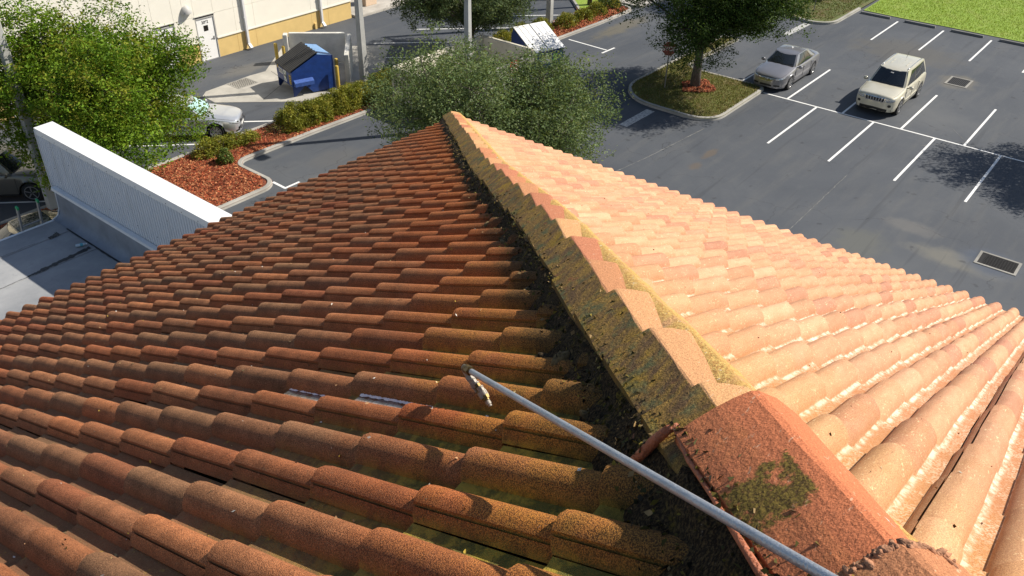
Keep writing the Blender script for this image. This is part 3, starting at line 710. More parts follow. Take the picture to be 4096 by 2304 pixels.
def splat(c,nrm,r,seed):
    nrm=nrm.normalized(); a=nrm.orthogonal().normalized(); b=nrm.cross(a); P=[]
    for k in range(14):
        t=k*2*math.pi/14; q=r*(.45+.75*abs(mnoise.noise(Vector((math.cos(t)*1.5+seed,math.sin(t)*1.5,seed*2))))*1.6); P.append(c+a*math.cos(t)*q*1.5+b*math.sin(t)*q*.7)
    n_=len(P); V=P+[q+nrm*.0015-(q-c)*.25 for q in P]; F=[tuple(range(n_,2*n_))]+[(i,(i+1)%n_,n_+(i+1)%n_,n_+i) for i in range(n_)]
    return V,F
NL=Vector((0,st_,ct)); NR=Vector((st_,0,ct))
def onL(x,y,h): return Vector((x,y,EZ-y*tan))+NL*h
for i,(c,nn,r) in enumerate(((hp(6.70,.03,.198),HU,.013),(hp(6.735,-.035,.214),HU,.008),(hp(6.90,-.085,.19),HU,.012),(hp(6.97,-.02,.197),HU,.010),(hp(6.28,.035,.178),HU,.008),(hp(6.86,.02,.206),HU,.012),
      (onL(-6.26,-5.71,.03),NL,.010),(onL(-6.55,-6.03,.03),NL,.010),(hp(6.0,-.03,.175),HU,.006),(hp(5.2,-.035,.16),HU,.006),(hp(3.6,-.03,.075),HU,.008))):
    c_,nn=settle(c,nn); c=c_ if c_ is not None else c; V,F=splat(c+nn*.0005,nn,r,i*3.3+1); mesh_obj('dropping',V,F,DROP,house)

# rinse water running in one pan, with frayed pale foam edges
WAT=N('wet_film'); WATM=WAT.bsdf(WAT.mix(WAT.mr(WAT.noise(40,4,.7),.4,.6),(.20,.09,.05),(.33,.25,.22)),.08,spec=.8); FOAM=plain('foam_edge',(.80,.80,.82),.5,var=.1,nscale=100)
def wfilm(y0,y1,seed):
    x0,x1=-6.573,-6.531; n_=60; V=[];F=[];A=[];B=[]
    for i in range(n_+1):
        y=y0+(y1-y0)*i/n_; sl=(-(y)/ct)/e; fr=sl-math.floor(sl); h=BT*(1-fr*e/LT)+.003; a_=x0+.004*mnoise.noise(Vector((y*40,seed,0))); b_=x1+.006*mnoise.noise(Vector((y*50,seed,5)))
        V+=[onL(a_,y,h),onL(b_,y,h+.001)]; k1=.0015+.0025*random.random(); k2=.003+.006*random.random()
        A+=[onL(a_-k1,y,h+.002),onL(a_+k1,y,h+.0022)]; B+=[onL(b_-k2*.4,y,h+.003),onL(b_+k2,y,h+.007)]
        if i: q=2*i; F.append((q-2,q-1,q+1,q)[::-1])
    f_=mesh_obj('water_film',V,F,WATM,house); mesh_obj('foam',A,F,FOAM,f_); mesh_obj('foam',B,F,FOAM,f_)
wfilm(-5.18,-5.475,1.); wfilm(-5.535,-5.83,2.)

# moss tufts on the cap edges and mortar, grit and leaf bits in the pans
TUFT=attr_mat('moss_tufts',.95)
def tufts(name,pts,size,cols,label):
    n_=len(pts); P=np.array(pts); a=rng.normal(size=(n_,3)); a/=np.linalg.norm(a,axis=1)[:,None]; b=np.cross(a,rng.normal(size=(n_,3))); b/=np.linalg.norm(b,axis=1)[:,None]+1e-9
    L=size*(.4+1.2*rng.random((n_,1))**2); V=np.stack([P-a*L,P+b*L*.6,P+a*L,P-b*L*.6],1); cols=np.array(cols); t=cols[rng.integers(0,len(cols),n_)]*(.5+rng.random((n_,1)))
    o=quads_obj(name,V,TUFT,house,t,'stuff'); return o
bpy.context.view_layer.update(); DG=bpy.context.evaluated_depsgraph_get()
pts=[]
for i in range(5200):
    s=7.1-5.6*random.random()**1.6; k=random.random()
    o_=hoff(s)+(random.gauss(.104,.010) if k<.45 else (random.gauss(.150,.022) if k<.8 else random.uniform(.02,.11)))
    if s>6.6 and k<.45: o_=random.gauss(.082,.006)
    P,nn_=settle(hp(s,o_,.2),HU)
    if P is not None: pts.append(tuple(P+nn_*random.uniform(0,.004)))
tufts('moss_tufts',pts,.0065,[(.07,.06,.014),(.13,.10,.02),(.20,.15,.025),(.05,.05,.016),(.24,.16,.07),(.03,.024,.014)],'')
pts=[]
for i in range(900):
    s=random.uniform(3.5,7.2); o_=random.uniform(.2,2.6)**1.; P,nn_=settle(onL(hp(s,o_).x,hp(s,o_).y,.0),NL)
    if P is not None: pts.append(tuple(P+nn_*.002))
tufts('roof_grit',pts,.0045,[(.5,.4,.2),(.42,.30,.05),(.6,.58,.52),(.12,.08,.04),(.35,.2,.1)],'')
pts=[]
for i in range(500):
    s=random.uniform(3.5,7.2); o_=-random.uniform(.25,2.4); q=hp(s,o_); P,nn_=settle(Vector((q.x,q.y,EZ-q.x*tan)),NR)
    if P is not None: pts.append(tuple(P+nn_*.002))
tufts('roof_grit',pts,.004,[(.75,.65,.5),(.25,.12,.06),(.12,.08,.04),(.7,.5,.3)],'')

# ================================================================== FLAT ROOFED WING WITH PARAPET
wing=empty('flat_roofed_wing',(0,0,0)); tag(wing,'lower flat roofed wing with a white corrugated metal parapet','building')
FZ=6.0; YE=10.95
MB().box((-16,-.55,0),(-.48,YE-.06,FZ-.02)).build('wall',STUC,wing)
def memb():
    n=N('aluminised_roof_membrane'); a=n.noise(.55,5,.65); b=n.noise(3.5,5,.7)
    c=n.ramp(a,[(.3,(.19,.20,.215)),(.6,(.33,.335,.34)),(.8,(.44,.44,.435))]); c=n.mix(n.mr(b,.55,.75,0,.5),c,(.20,.205,.22)); c=n.mix(n.mr(n.noise(60,3),.6,.8,0,.35),c,(.12,.12,.13))
    return n.bsdf(c,.8,bump=b,bs=.25,bd=.02)
MEM=memb()
ys=[YE-.02,10.28,9.16,8.06,6.98,5.9,4.8,3.7,2.6,1.5,.4,-.55]
for i in range(len(ys)-1):
    b=ys[i]; a=ys[i+1]-.05; V=[];F=[]; nx=40; ph=random.random()*9
    for k in range(nx+1):
        x=-16+(16-1.12)*k/nx; wv=.010*math.sin(k*.9+ph)+.006*random.random()
        V+=[(x,a-wv,FZ+.010),(x,b,FZ-.002),(x,a-wv,FZ-.01)]
        if k: q=3*k; F+=[(q-3,q,q+1,q-2),(q-1,q+2,q,q-3)]
    mesh_obj('membrane_strip',V,F,MEM,wing)
TARM=plain('black_tar',(.018,.018,.020),.55,var=.5,nscale=30,bumps=.6,bscale=60)
def tar(pts,wd,name='tar_smear'):
    V=[];F=[];P=[]
    for a,b in zip(pts[:-1],pts[1:]):
        k=max(2,int(math.dist(a,b)/.04)); P+=[(a[0]+(b[0]-a[0])*i/k,a[1]+(b[1]-a[1])*i/k,a[2]+(b[2]-a[2])*i/k) for i in range(k)]
    P.append(pts[-1]); n_=len(P)
    for i,(x,y,w_) in enumerate(P):
        q=w_*wd*(.6+.8*random.random()); j=.02*mnoise.noise(Vector((x*6,y*6,3)))
        V+=[(x,y+q/2+j,FZ+.0135),(x,y-q/2+j,FZ+.0135)]
        if i: F.append((2*i-2,2*i-1,2*i+1,2*i))
    return mesh_obj(name,V,F,TARM,wing)
tar([(-2.62,9.13,.3),(-2.3,9.15,.8),(-1.7,9.2,1.),(-1.25,9.24,.7)],.13)
tar([(-16,9.13,.2),(-2.6,9.12,.25)],.05); tar([(-16,8.03,.2),(-2.4,8.02,.25)],.05); tar([(-2.4,8.02,.3),(-1.5,8.06,.6),(-1.2,8.15,1.2)],.07); tar([(-16,10.25,.2),(-1.9,10.26,.3)],.03)
tar([(-1.62,10.24,1.),(-1.38,10.30,1.4)],.12)
for pt in (((-1.17,10.3,.5),(-1.16,8.0,.5)),): 
    V=[];F=[]
    for i in range(70):
        y=10.35-i*.055; q=.02+.03*abs(mnoise.noise(Vector((y*4,1,1)))); V+=[(-1.165-q,y,FZ+.0145),(-1.15,y,FZ+.0145)]
        if i: F.append((2*i-2,2*i-1,2*i+1,2*i))
    mesh_obj('tar_smear',V,F,TARM,wing)
# membrane turned up the parapet
UPM=plain('grey_upstand_membrane',(.23,.25,.285),.75,var=.18,nscale=2.5,bumps=.3,bscale=14)
def upf(u,v):
    y=-.55+(YE+.55)*u; a=v*math.pi/2
    if v<.5: q=v/.5; ang=q*math.pi/2; x=-1.16+.20*math.sin(ang); z=FZ+.012+.20*(1-math.cos(ang))
    else: q=(v-.5)/.5; x=-.96+.02*q; z=FZ+.212+.40*q
    d=.010*mnoise.noise(Vector((y*1.7,z*4,2.))); return (x+d,y,z)
MB().grid(upf,60,16,True).build('upstand',UPM,wing,True)
WHT=plain('white_coated_metal',(.78,.78,.77),.45,var=.03,nscale=2)
MB().box((-16,YE-.05,FZ-.16),(-.98,YE+.012,FZ+.006)).build('drip_edge',WHT,wing)
m=MB(); m.tube([(-1.17,YE,FZ+.0),(-1.03,YE,FZ+.06),(-.965,YE,FZ+.22),(-.945,YE,FZ+.62)],.018,6); m.build('drip_edge',WHT,wing)
# parapet
par=mesh_obj('parapet',[],[],None,wing); m=MB(); m.box((-.835,-.55,0),(-.50,11.20,FZ+1.93)); bpy.data.objects.remove(par); par=m.build('parapet',WHT,wing)
_n=N('corrugated_white_steel'); _s=_n.noise(1.,4,.65,vec=_n.scale(_n.pos(),(3.,5.,.45))); CORR=_n.bsdf(_n.mix(_n.mr(_s,.5,.75,0,.45),(.68,.71,.75),(.46,.47,.47)),.42)
V=[];F=[];y=-.5;k=0;P=[]
while y<11.2:
    for dy,dx in ((0,0),(.022,0),(.032,-.020),(.062,-.020),(.074,0)): P.append((y+dy,dx))
    y+=.09
for y,dx in P: V+=[(-.848+dx,y,FZ+.66),(-.848+dx,y,FZ+1.90)]
for i in range(len(P)-1): F.append((2*i,2*i+1,2*i+3,2*i+2))
mesh_obj('corrugated_sheet',V,F,CORR,par)
m=MB(); m.add([(-.872,-.55,FZ+1.86),(-.872,11.225,FZ+1.86),(-.868,11.225,FZ+2.0),(-.868,-.55,FZ+2.0),(-.455,-.55,FZ+2.012),(-.455,11.225,FZ+2.012),(-.455,-.55,FZ+1.80),(-.455,11.225,FZ+1.80)],[(0,1,2,3)[::-1],(3,2,5,4)[::-1],(4,5,7,6)[::-1],(1,7,5,2)])
m.build('coping',WHT,par)
m=MB(); m.box((-.885,11.203,FZ+.6),(-.46,11.222,FZ+1.95)); m.build('end_flashing',WHT,par)
m=MB(); m.add([(-.872,-.55,FZ+.70),(-.872,YE+.1,FZ+.70),(-.965,YE+.1,FZ+.690),(-.965,-.55,FZ+.690),(-.972,YE+.1,FZ+.625),(-.972,-.55,FZ+.625)],[(0,1,2,3)[::-1],(3,2,4,5)[::-1]])
m.build('counter_flashing',plain('flashing_grey_white',(.74,.75,.76),.45,var=.05),par)
SCR=plain('screw_head',(.06,.06,.07),.4,.5)
scr=MB().lathe([(.008,0),(.008,.005),(.004,.008)],8,'x').build('screw',SCR,par); scr.location=(-.874,10.9,FZ+1.90); scr.rotation_euler=(0,0,math.pi)
for i in range(22):
    c=scr.copy(); COL.objects.link(c); c.location.y=10.9-.5*(i+1)
random.seed(3)
for i in range(18):
    c=scr.copy(); COL.objects.link(c); c.location=(-.870,.3+.6*i+random.random()*.3,FZ+random.choice((.95,1.2,1.5)))
# bottle lying on the flat roof
bt=empty('water_bottle',(-1.34,9.42,FZ+.047),R_(-24)); tag(bt,'empty clear plastic water bottle lying on the flat roof','bottle')
PETM=plain('clear_plastic',(.55,.66,.72),.15,var=.1,spec=.6); LBL=plain('bottle_label',(.10,.42,.50),.5)
MB().lathe([(.020,-.11),(.032,-.105),(.033,-.06),(.030,-.05),(.033,-.03),(.033,.04),(.028,.065),(.013,.085),(.013,.095)],14,'x').build('body',PETM,bt,True,50)
MB().lathe([(.0337,-.02),(.0337,.035)],14,'x',cap=False).build('label',LBL,bt,True); MB().lathe([(.015,.093),(.015,.112)],12,'x').build('cap',plain('white_plastic',(.8,.8,.8),.4),bt,True,40)
# ladder leaning against the flat roof edge
lad=empty('ladder',(-1.6,YE,0)); tag(lad,'aluminium ladder with green tips leaning on the flat roof edge','ladder')
ALU=plain('dull_aluminium',(.33,.33,.33),.45,.6,.1); GRN=plain('green_cap',(.02,.33,.11),.5)
base=Vector((0,1.45,0)); top=Vector((0,-.10,6.62)); d=(top-base)
for sx in (-.215,.215):
    a=base+Vector((sx,0,0)); b=top+Vector((sx,0,0)); nn=d.normalized().cross(Vector((1,0,0)))
    MB().obox((a+b)/2,(.016,0,0),nn*.038,d/2).build('rail',ALU,lad); q=b-d.normalized()*.02
    MB().obox(q,(.020,0,0),nn*.043,d.normalized()*.03).build('end_cap',GRN,lad)
k=22
for i in range(1,k):
    c=base+d*(i/k)*.965; MB().tube([c-Vector((.21,0,0)),c+Vector((.21,0,0))],.015,8).build('rung',ALU,lad)

# ================================================================== STORE BUILDING BEHIND
store=empty('store_building',(0,32.4,0)); tag(store,'cream store wall with a yellow base band and numbered doors','building')
WY=0.0                                            # local: wall face at y=0, y<0 toward camera
CREAM=plain('cream_paint',(.80,.76,.66),.85,var=.03,nscale=1.2,bumps=.15,bscale=90); YEL=plain('yellow_band_paint',(.66,.47,.185),.85,var=.07,nscale=1.5,bumps=.15,bscale=90)
WDOOR=plain('white_door_paint',(.82,.81,.78),.5,var=.02); SHAD=plain('dark_reveal',(.10,.09,.075),.9)
GUT=plain('downspout_white',(.66,.66,.66),.45,var=.05)
MB().box((-40,.06,0),(26.62,14,9.0)).build('wall_core',SHAD,store)
doors=[(13.98,14.98,'2090'),(16.27,17.27,'2092')]
xs=[-40,-30,-22,-16,-11,-7.4,-4.9,-1.3,1.2,4.8,7.3,10.9,13.45,13.92,15.04,15.62,16.21,17.33,18.55,19.75,23.6,24.85,26.6]
for i in range(len(xs)-1):
    a,b=xs[i]+.006,xs[i+1]-.006
    isd=any(abs(xs[i]-(d0-.06))<.02 for d0,_,_ in doors)
    zz=[(2.30,3.9),(3.912,6.4),(6.412,9.)] if isd else [(1.06,2.30),(2.312,3.9),(3.912,6.4),(6.412,9.)]
    for z0,z1 in zz: MB().box((a,0,z0),(b,.07,z1)).build('wall_panel',CREAM,store)
    if not isd: MB().box((a,.018,.0),(b,.07,.985)).build('base_panel',YEL,store)
sills=[(-40,13.92),(15.04,16.21),(17.33,26.6)]
for a,b in sills:
    o=MB().box((a,-.035,.99),(b,.066,1.055)).build('band_ledge',CREAM,store)
def text_mesh(name,s,size,mat,parent,loc,rot,ext=.002):
    cu_=bpy.data.curves.new(name,'FONT'); cu_.body=s; cu_.size=size; cu_.extrude=ext; cu_.align_x='CENTER'; cu_.offset=.006*size/.2
    to=bpy.data.objects.new(name,cu_); COL.objects.link(to); bpy.context.view_layer.update()
    me=bpy.data.meshes.new_from_object(to); bpy.data.objects.remove(to); me.materials.clear(); me.materials.append(mat)
    o=put(bpy.data.objects.new(name,me),parent); o.location=loc; o.rotation_euler=rot; return o
INK=plain('black_lettering',(.012,.012,.012),.6); GLD=plain('dark_glass',(.012,.013,.016),.12,spec=.6)
for d0,d1,num in doors:
    o=MB().box((d0,.030,.02),(d1,.058,2.14)).build('door',WDOOR,store); bevel(o,.006); dd=o
    fr=MB(); fr.box((d0-.05,-.004,0),(d0-.004,.055,2.20)); fr.box((d1+.004,-.004,0),(d1+.05,.055,2.20)); fr.box((d0-.05,-.006,2.145),(d1+.05,.055,2.20)); fr.build('frame',plain('door_frame_grey',(.40,.39,.37),.5),dd)
    MB().box((d0-.10,-.05,2.285),(d1+.10,.03,2.315)).build('drip_cap',plain('door_frame_grey',(.4,.39,.37),.5),dd)
    cx=(d0+d1)/2
    text_mesh('number',num,.20,INK,dd,(cx,.0285,1.88),(R_(90),0,0))
    o=MB().box((cx-.12,.022,1.50),(cx+.14,.034,1.78)).build('window',GLD,dd)
    MB().box((d1-.14,.005,.98),(d1-.08,.03,1.16)).build('handle',ALU,dd); MB().box((d1-.26,-.012,1.05),(d1-.08,.012,1.075)).build('handle',ALU,dd)
    for hz in (.3,1.1,1.85): MB().box((d0-.012,.018,hz),(d0+.02,.03,hz+.11)).build('hinge',ALU,dd)
    MB().box((d0,-.03,0),(d1,.06,.018)).build('threshold',ALU,dd)
# half dome wall lamp
LAMPM=plain('lamp_grey',(.42,.41,.39),.6)
def dome(u,v):
    a=math.pi*u; b=math.pi/2*v; return (15.80+.30*math.cos(a)*math.cos(b*.98),-.005-.30*math.sin(a)*math.cos(b*.98),2.62+.36*math.sin(b))
m=MB().grid(dome,18,8); m.add([(15.80+.30*math.cos(math.pi*i/18),-.005-.30*math.sin(math.pi*i/18),2.62) for i in range(19)],[tuple(range(19))]); m.build('wall_lamp',LAMPM,store,True,50)
for x in (19.1,24.25,6.5,-3.):
    m=MB(); m.box((x-.075,-.16,.32),(x+.075,-.03,9.)); o=m.build('downspout',GUT,store); bevel(o,.015,2)
    m=MB(); m.add([(x-.075,-.16,.33),(x+.075,-.16,.33),(x+.075,-.03,.33),(x-.075,-.03,.33),(x-.08,-.36,.14),(x+.08,-.36,.14),(x+.08,-.27,.02),(x-.08,-.27,.02)],[(0,1,5,4),(1,2,6,5),(2,3,7,6),(3,0,4,7),(4,5,6,7)]); m.build('outlet',GUT,o)
    for z in (1.7,4.2): MB().box((x-.10,-.165,z),(x+.10,-.0,z+.04)).build('strap',GUT,o)
MB().box((23.72,-.09,.0),(23.86,.02,.33)).build('yellow_stub',YEL,store)
# entrance pier beyond the corner
PEACH=plain('peach_stucco',(.62,.47,.34),.85,var=.05)
m=MB(); m.box((28.45,.75,.12),(29.4,1.75,.62)); o=m.build('pier_base',PEACH,store); bevel(o,.03); MB().box((28.6,.9,.62),(29.25,1.6,6)).build('pier',PEACH,store)

# ================================================================== ENCLOSURES, DUMPSTERS, POLES
ENC=concrete_mat('cream_rendered_wall',(.60,.56,.46)); ENCW=concrete_mat('white_rendered_wall',(.66,.64,.58))
D1=Vector((.7071,.7071,0)); D2=Vector((-.7071,.7071,0))
def wallseg(m,a,b,wd,h):
    a=Vector((*a,0));b=Vector((*b,0)); d=(b-a)/2; s=Vector((-d.y,d.x,0)).normalized()*wd/2; m.obox((a+b)/2+Vector((0,0,h/2)),d,s,(0,0,h/2))
en=empty('dumpster_enclosure',(19.9,26.9,0)); tag(en,'white three sided wall set askew behind the slant lidded dumpster','enclosure')
def loc(pt): return (pt[0]-19.9,pt[1]-26.9)
for a,b in (((18.98,24.33),(21.35,26.72)),((21.32,27.0),(19.38,29.12)),((19.28,29.24),(18.98,28.94))):
    m=MB(); wallseg(m,loc(a),loc(b),.22,1.5); o=m.build('wall',ENCW,en); bevel(o,.02,2)
BOLY=plain('yellow_bollard_paint',(.50,.34,.055),.6,var=.15,nscale=6)
for (x,y,h,lb) in ((18.25,24.22,1.22,'yellow bollard in front of the askew wall end'),(18.95,25.05,1.2,'yellow bollard between dumpster and askew wall'),(18.62,29.30,1.1,'yellow bollard left of the askew enclosure'),(18.90,29.05,.95,'short yellow bollard close behind the black dumpster lid')):
    o=MB().lathe([(.09,0),(.09,h-.05),(.075,h-.015),(.04,h)],14).build('bollard',BOLY,None,True,40); o.location=(x,y,0); tag(o,lb,'bollard','bollards round the enclosure')
BLUE=plain('blue_dumpster_paint',(.012,.045,.20),.42,var=.2,nscale=5,spec=.5); BLID=plain('black_lid_plastic',(.018,.018,.019),.5,var=.3,nscale=8)
BLUEL=plain('faded_blue_panel',(.16,.30,.52),.55,var=.15,nscale=3)
dm=empty('dumpster',(16.21,25.07,0.012),math.atan2(-.287,.957)); tag(dm,'blue dumpster with a ribbed black slanting lid and label stickers','dumpster')
# local x: depth from front (0) to back, y: width from near side (0) to 1.9
Wd=1.88; sec=[(.0,.46),(.0,1.18),(1.36,1.84),(2.14,1.66),(2.14,.05),(1.0,.05),(.62,.46)]
def side(y,name):
    m=MB(); n_=len(sec); m.add([(x,y,z) for x,z in sec]+[(x,y+.02,z) for x,z in sec],[tuple(range(n_)),tuple(range(2*n_-1,n_-1,-1))]+[(i,(i+1)%n_,n_+(i+1)%n_,n_+i)[::-1] for i in range(n_)]); return m.build(name,BLUE,dm)
side(0,'side_panel'); side(Wd-.02,'side_panel')
def pan(a,b,name,mat): # panel between two section points across the width
    (x0,z0),(x1,z1)=a,b; m=MB(); d=Vector((x1-x0,0,z1-z0)); nn=Vector((-d.z,0,d.x)).normalized()*.012
    m.obox(Vector(((x0+x1)/2,Wd/2,(z0+z1)/2)),d/2,(0,Wd/2-.021,0),nn); return m.build(name,mat,dm)
fp=pan((.012,.46),(.012,1.17),'front_panel',BLUE); pan((1.38,1.82),(2.13,1.645),'top_panel',BLUEL); pan((2.128,.06),(2.128,1.64),'back_panel',BLUE); pan((.62,.46),(.02,.46),'underside',BLUE); pan((1.0,.06),(.62,.46),'underside',BLUE)
MB().box((.02,0.001,.0),(.06,.02,.46)).build('leg_plate',BLUE,dm)
for y in (.005,Wd-.03):
    m=MB(); m.add([(.0,y,.46),(.0,y,0),(.10,y,0),(.62,y,.46),(.0,y+.022,.46),(.0,y+.022,0),(.10,y+.022,0),(.62,y+.022,.46)],[(0,1,2,3),(4,7,6,5),(0,4,5,1),(1,5,6,2),(2,6,7,3),(3,7,4,0)]); m.build('leg_plate',BLUE,dm)
for sgn,y in ((-1,0.),(1,Wd)):
    m=MB(); y0,y1=(y-.20,y) if sgn<0 else (y,y+.20)
    m.add([(.06,y1,.80),(.06,y0,.70),(.06,y0,.52),(.06,y1,.52),(1.02,y1,.80),(1.02,y0,.70),(1.02,y0,.52),(1.02,y1,.52)],[(0,4,5,1),(1,5,6,2),(2,6,7,3),(0,1,2,3)]); m.build('fork_pocket',plain('worn_blue_steel',(.045,.10,.33),.45,var=.2),dm)
# two ribbed lids
d=Vector((1.40,0,.69)); dn=d.normalized(); nn=Vector((-dn.z,0,dn.x))
for k in (0,1):
    y0,y1=.01+k*Wd/2,Wd/2-.005+k*Wd/2
    def lf(u,v,y0=y0,y1=y1):
        q=Vector((-.05,0,1.19))+d*(u*1.02); q.y=y0+(y1-y0)*v; q+=nn*(.03+.02*abs(math.sin(v*math.pi*6))*(1 if .04<u<.96 else 0)); return q
    MB().grid(lf,16,36).build('lid',BLID,dm,True,60)
    MB().obox(Vector((-.05,(y0+y1)/2,1.185)),(.012,0,0),(0,(y1-y0)/2,0),(0,0,.035)).build('lid_lip',BLID,dm)
m=MB().tube([(1.37,0.0,1.885),(1.37,Wd,1.885)],.022,8); m.build('hinge_bar',BLID,dm)
for i in range(7): MB().box((1.33,.05+i*.29,1.86),(1.42,.13+i*.29,1.915)).build('hinge',BLID,dm)
STW=plain('white_sticker',(.74,.74,.72),.5); STY=plain('yellow_sticker',(.62,.42,.04),.5); GRS=plain('green_print',(.05,.22,.06),.5)
def stick(y0,y1,z0,z1,mat,par=None,x=-.003,name='sticker'): return MB().box((x-.002,y0,z0),(x,y1,z1)).build(name,mat,par or fp)
stick(1.12,1.62,.78,1.02,STW); stick(.68,1.02,.56,1.06,STW); stick(.14,.36,.55,1.0,STY); stick(1.64,1.78,.94,1.09,STY); stick(.70,1.0,.52,.555,STW)
m=MB(); m.tube([(-.007,.85+.15*math.cos(a),.80+.19*math.sin(a)) for a in np.linspace(.4,5.6,22)],[.004+.012*math.sin(i/21*3.14) for i in range(22)],6); m.build('logo_swoosh',GRS,fp)
text_mesh('logo_text','WSI',.15,INK,fp,(-.006,.85,.75),(R_(90),0,R_(-90)))
for i in range(2):
    for j in range(5): stick(1.16+j*.09,1.16+j*.09+.06,.83+i*.09,.88+i*.09,INK,x=-.0055,name='printed_letter')
for i in range(4): stick(.17,.33,.60+i*.09,.64+i*.09,INK,x=-.0055,name='printed_letter')

# second enclosure with gates and red signs
e2=empty('dumpster_enclosure',(21.8,19.2,0)); tag(e2,'cream walled enclosure with red signs on its gates, behind the grey green tree','enclosure')
for a,b,h in (((-3.1,1.45),(-3.1,-1.75),1.88),((-3.22,1.56),(3.20,1.50),1.88),((3.09,1.38),(3.09,-1.75),1.88)):
    m=MB(); wallseg(m,a,b,.24,h); o=m.build('wall',ENC,e2); bevel(o,.05,3)
GATE=plain('gate_grey',(.30,.29,.26),.7,var=.2,nscale=4); SIGR=plain('sign_red',(.42,.018,.02),.45,var=.1)
for x0,x1 in ((-2.95,-.05),(.05,2.95)):
    m=MB(); m.box((x0,-1.86,.15),(x1,-1.80,1.7)); g=m.build('gate',GATE,e2)
    for i in range(9):
        xx=x0+(x1-x0)*(i+.5)/9; MB().box((xx-.14,-1.875,.17),(xx+.14,-1.861,1.68)).build('board',GATE,g)
for x0,z0,wd,ht in ((-1.75,1.10,.56,.62),(1.12,1.16,.62,.60)):
    s_=MB().box((x0,-1.90,z0),(x0+wd,-1.88,z0+ht)).build('sign',SIGR,e2)
    for r_ in range(5):
        q=0
        while q<wd-.12:
            l=random.uniform(.05,.12); MB().box((x0+.04+q,-1.904,z0+.07+r_*.105),(x0+.04+min(q+l,wd-.08),-1.9005,z0+.11+r_*.105)).build('printed_word',STW,s_); q+=l+.03
# second dumpster, white lid, blue body
d2=empty('dumpster',(27.2,18.95,.012),R_(-107)); tag(d2,'blue dumpster with a white two piece sloping lid beside the enclosure','dumpster')
WL=plain('white_lid',(.78,.78,.78),.4,var=.04,nscale=4); W2=1.95
sec=[(0,.25),(0,1.15),(1.75,1.95),(1.9,1.6),(1.9,.12),(.5,.12)]
m=MB(); n_=len(sec); m.add([(.95-x,-W2/2,z) for x,z in sec]+[(.95-x,W2/2,z) for x,z in sec],[tuple(range(n_))[::-1],tuple(range(n_,2*n_))]+[(i,(i+1)%n_,n_+(i+1)%n_,n_+i) for i in range(n_)]); m.build('body',BLUE,d2)
dd_=Vector((-1.80,0,.82)); nn=Vector((.82,0,1.80)).normalized()
for k in (0,1):
    y0,y1=(-W2/2-.03,-.02) if k==0 else (.02,W2/2+.03)
    m=MB(); m.obox(Vector((1.0,(y0+y1)/2,1.16))+dd_/2+nn*.05,dd_/2*1.03,(0,(y1-y0)/2,0),nn*.02); l=m.build('lid',WL,d2); bevel(l,.012,2)
    for i in range(2): MB().obox(Vector((1.0,y0+(y1-y0)*(.33+.34*i),1.16))+dd_/2+nn*.078,dd_/2*.9,(0,.03,0),nn*.008).build('lid_rib',WL,l)
MB().box((-.4,-W2/2-.16,.55),(.7,-W2/2,.72)).build('fork_pocket',BLUE,d2); MB().box((-.4,W2/2,.55),(.7,W2/2+.16,.72)).build('fork_pocket',BLUE,d2)
MB().box((.951,-.35,.55),(.957,.25,1.0)).build('sticker',STW,d2); MB().box((.951,.35,.6),(.957,.6,.95)).build('sticker',plain('green_sticker',(.16,.45,.08),.5),d2)

POLE=concrete_mat('pole_concrete',(.42,.42,.40))
def pole(x,y,b,lab,h=9.,rz=0.,top=.6):
    o=empty('lamp_pole',(x,y,0),rz); tag(o,lab,'lamp pole','square concrete lamp poles')
    m=MB(); q=b/2; k=q*top; m.add([(-q,-q,-.05),(q,-q,-.05),(q,q,-.05),(-q,q,-.05),(-k,-k,h),(k,-k,h),(k,k,h),(-k,k,h)],[(4,5,6,7),(0,1,5,4),(1,2,6,5),(2,3,7,6),(3,0,4,7)]); s_=m.build('shaft',POLE,o); bevel(s_,.02,1)
    m=MB(); m.box((-.05,-.9,h-.12),(.05,0,h-.02)); m.box((-.2,-1.5,h-.18),(.2,-.8,h)); m.build('lamp_head',plain('lamp_bronze',(.05,.045,.04),.5),o); return o
pole(19.52,23.75,.34,'tall square lamp pole rising from the hedge by the askew enclosure')
pole(18.95,16.45,.30,'square lamp pole in front of the cream enclosure gates')
pole(33.24,22.63,.34,'square lamp pole in the far shrub bed beyond the white lidded dumpster')
pole(3.41,22.95,.36,'square lamp pole behind the large tree at the left edge')

# stop sign seen from behind and a small parking sign
SGP=plain('galvanised_post',(.25,.24,.23),.5,.5,.1); ss_=empty('stop_sign',(28.77,12.19,.12),R_(30)); tag(ss_,'stop sign on a thin post half hidden in the island oak','sign')
MB().tube([(0,0,-.1),(0,0,2.25)],.03,8).build('post',SGP,ss_)
oc=[(.36*math.cos(R_(22.5+45*i)),.36*math.sin(R_(22.5+45*i))) for i in range(8)]
m=MB(); m.add([(-.036,a,2.0+b) for a,b in oc]+[(-.03,a,2.0+b) for a,b in oc],[tuple(range(8))[::-1],tuple(range(8,16))]+[(i,(i+1)%8,8+(i+1)%8,8+i) for i in range(8)]); m.build('plate',plain('sign_back',(.30,.17,.13),.5,.2,.4,7),ss_)
m=MB(); m.add([(-.042,a*.93,2.0+b*.93) for a,b in oc],[tuple(range(8))[::-1]]); pf=m.build('face',plain('faded_sign_red',(.26,.07,.06),.6,var=.3,nscale=6),ss_)
text_mesh('lettering','STOP',.27,STW,ss_,(-.044,0,1.91),(R_(90),0,R_(-90)))
s2=empty('parking_sign',(46.83,11.93,.12),R_(20)); tag(s2,'small pale sign on a post on the shaded kerbed corner','sign')
MB().tube([(0,0,-.1),(0,0,1.9)],.03,8).build('post',SGP,s2); MB().box((-.04,-.20,1.05),(-.031,.20,1.75)).build('plate',plain('pale_sign',(.42,.42,.40),.5),s2)

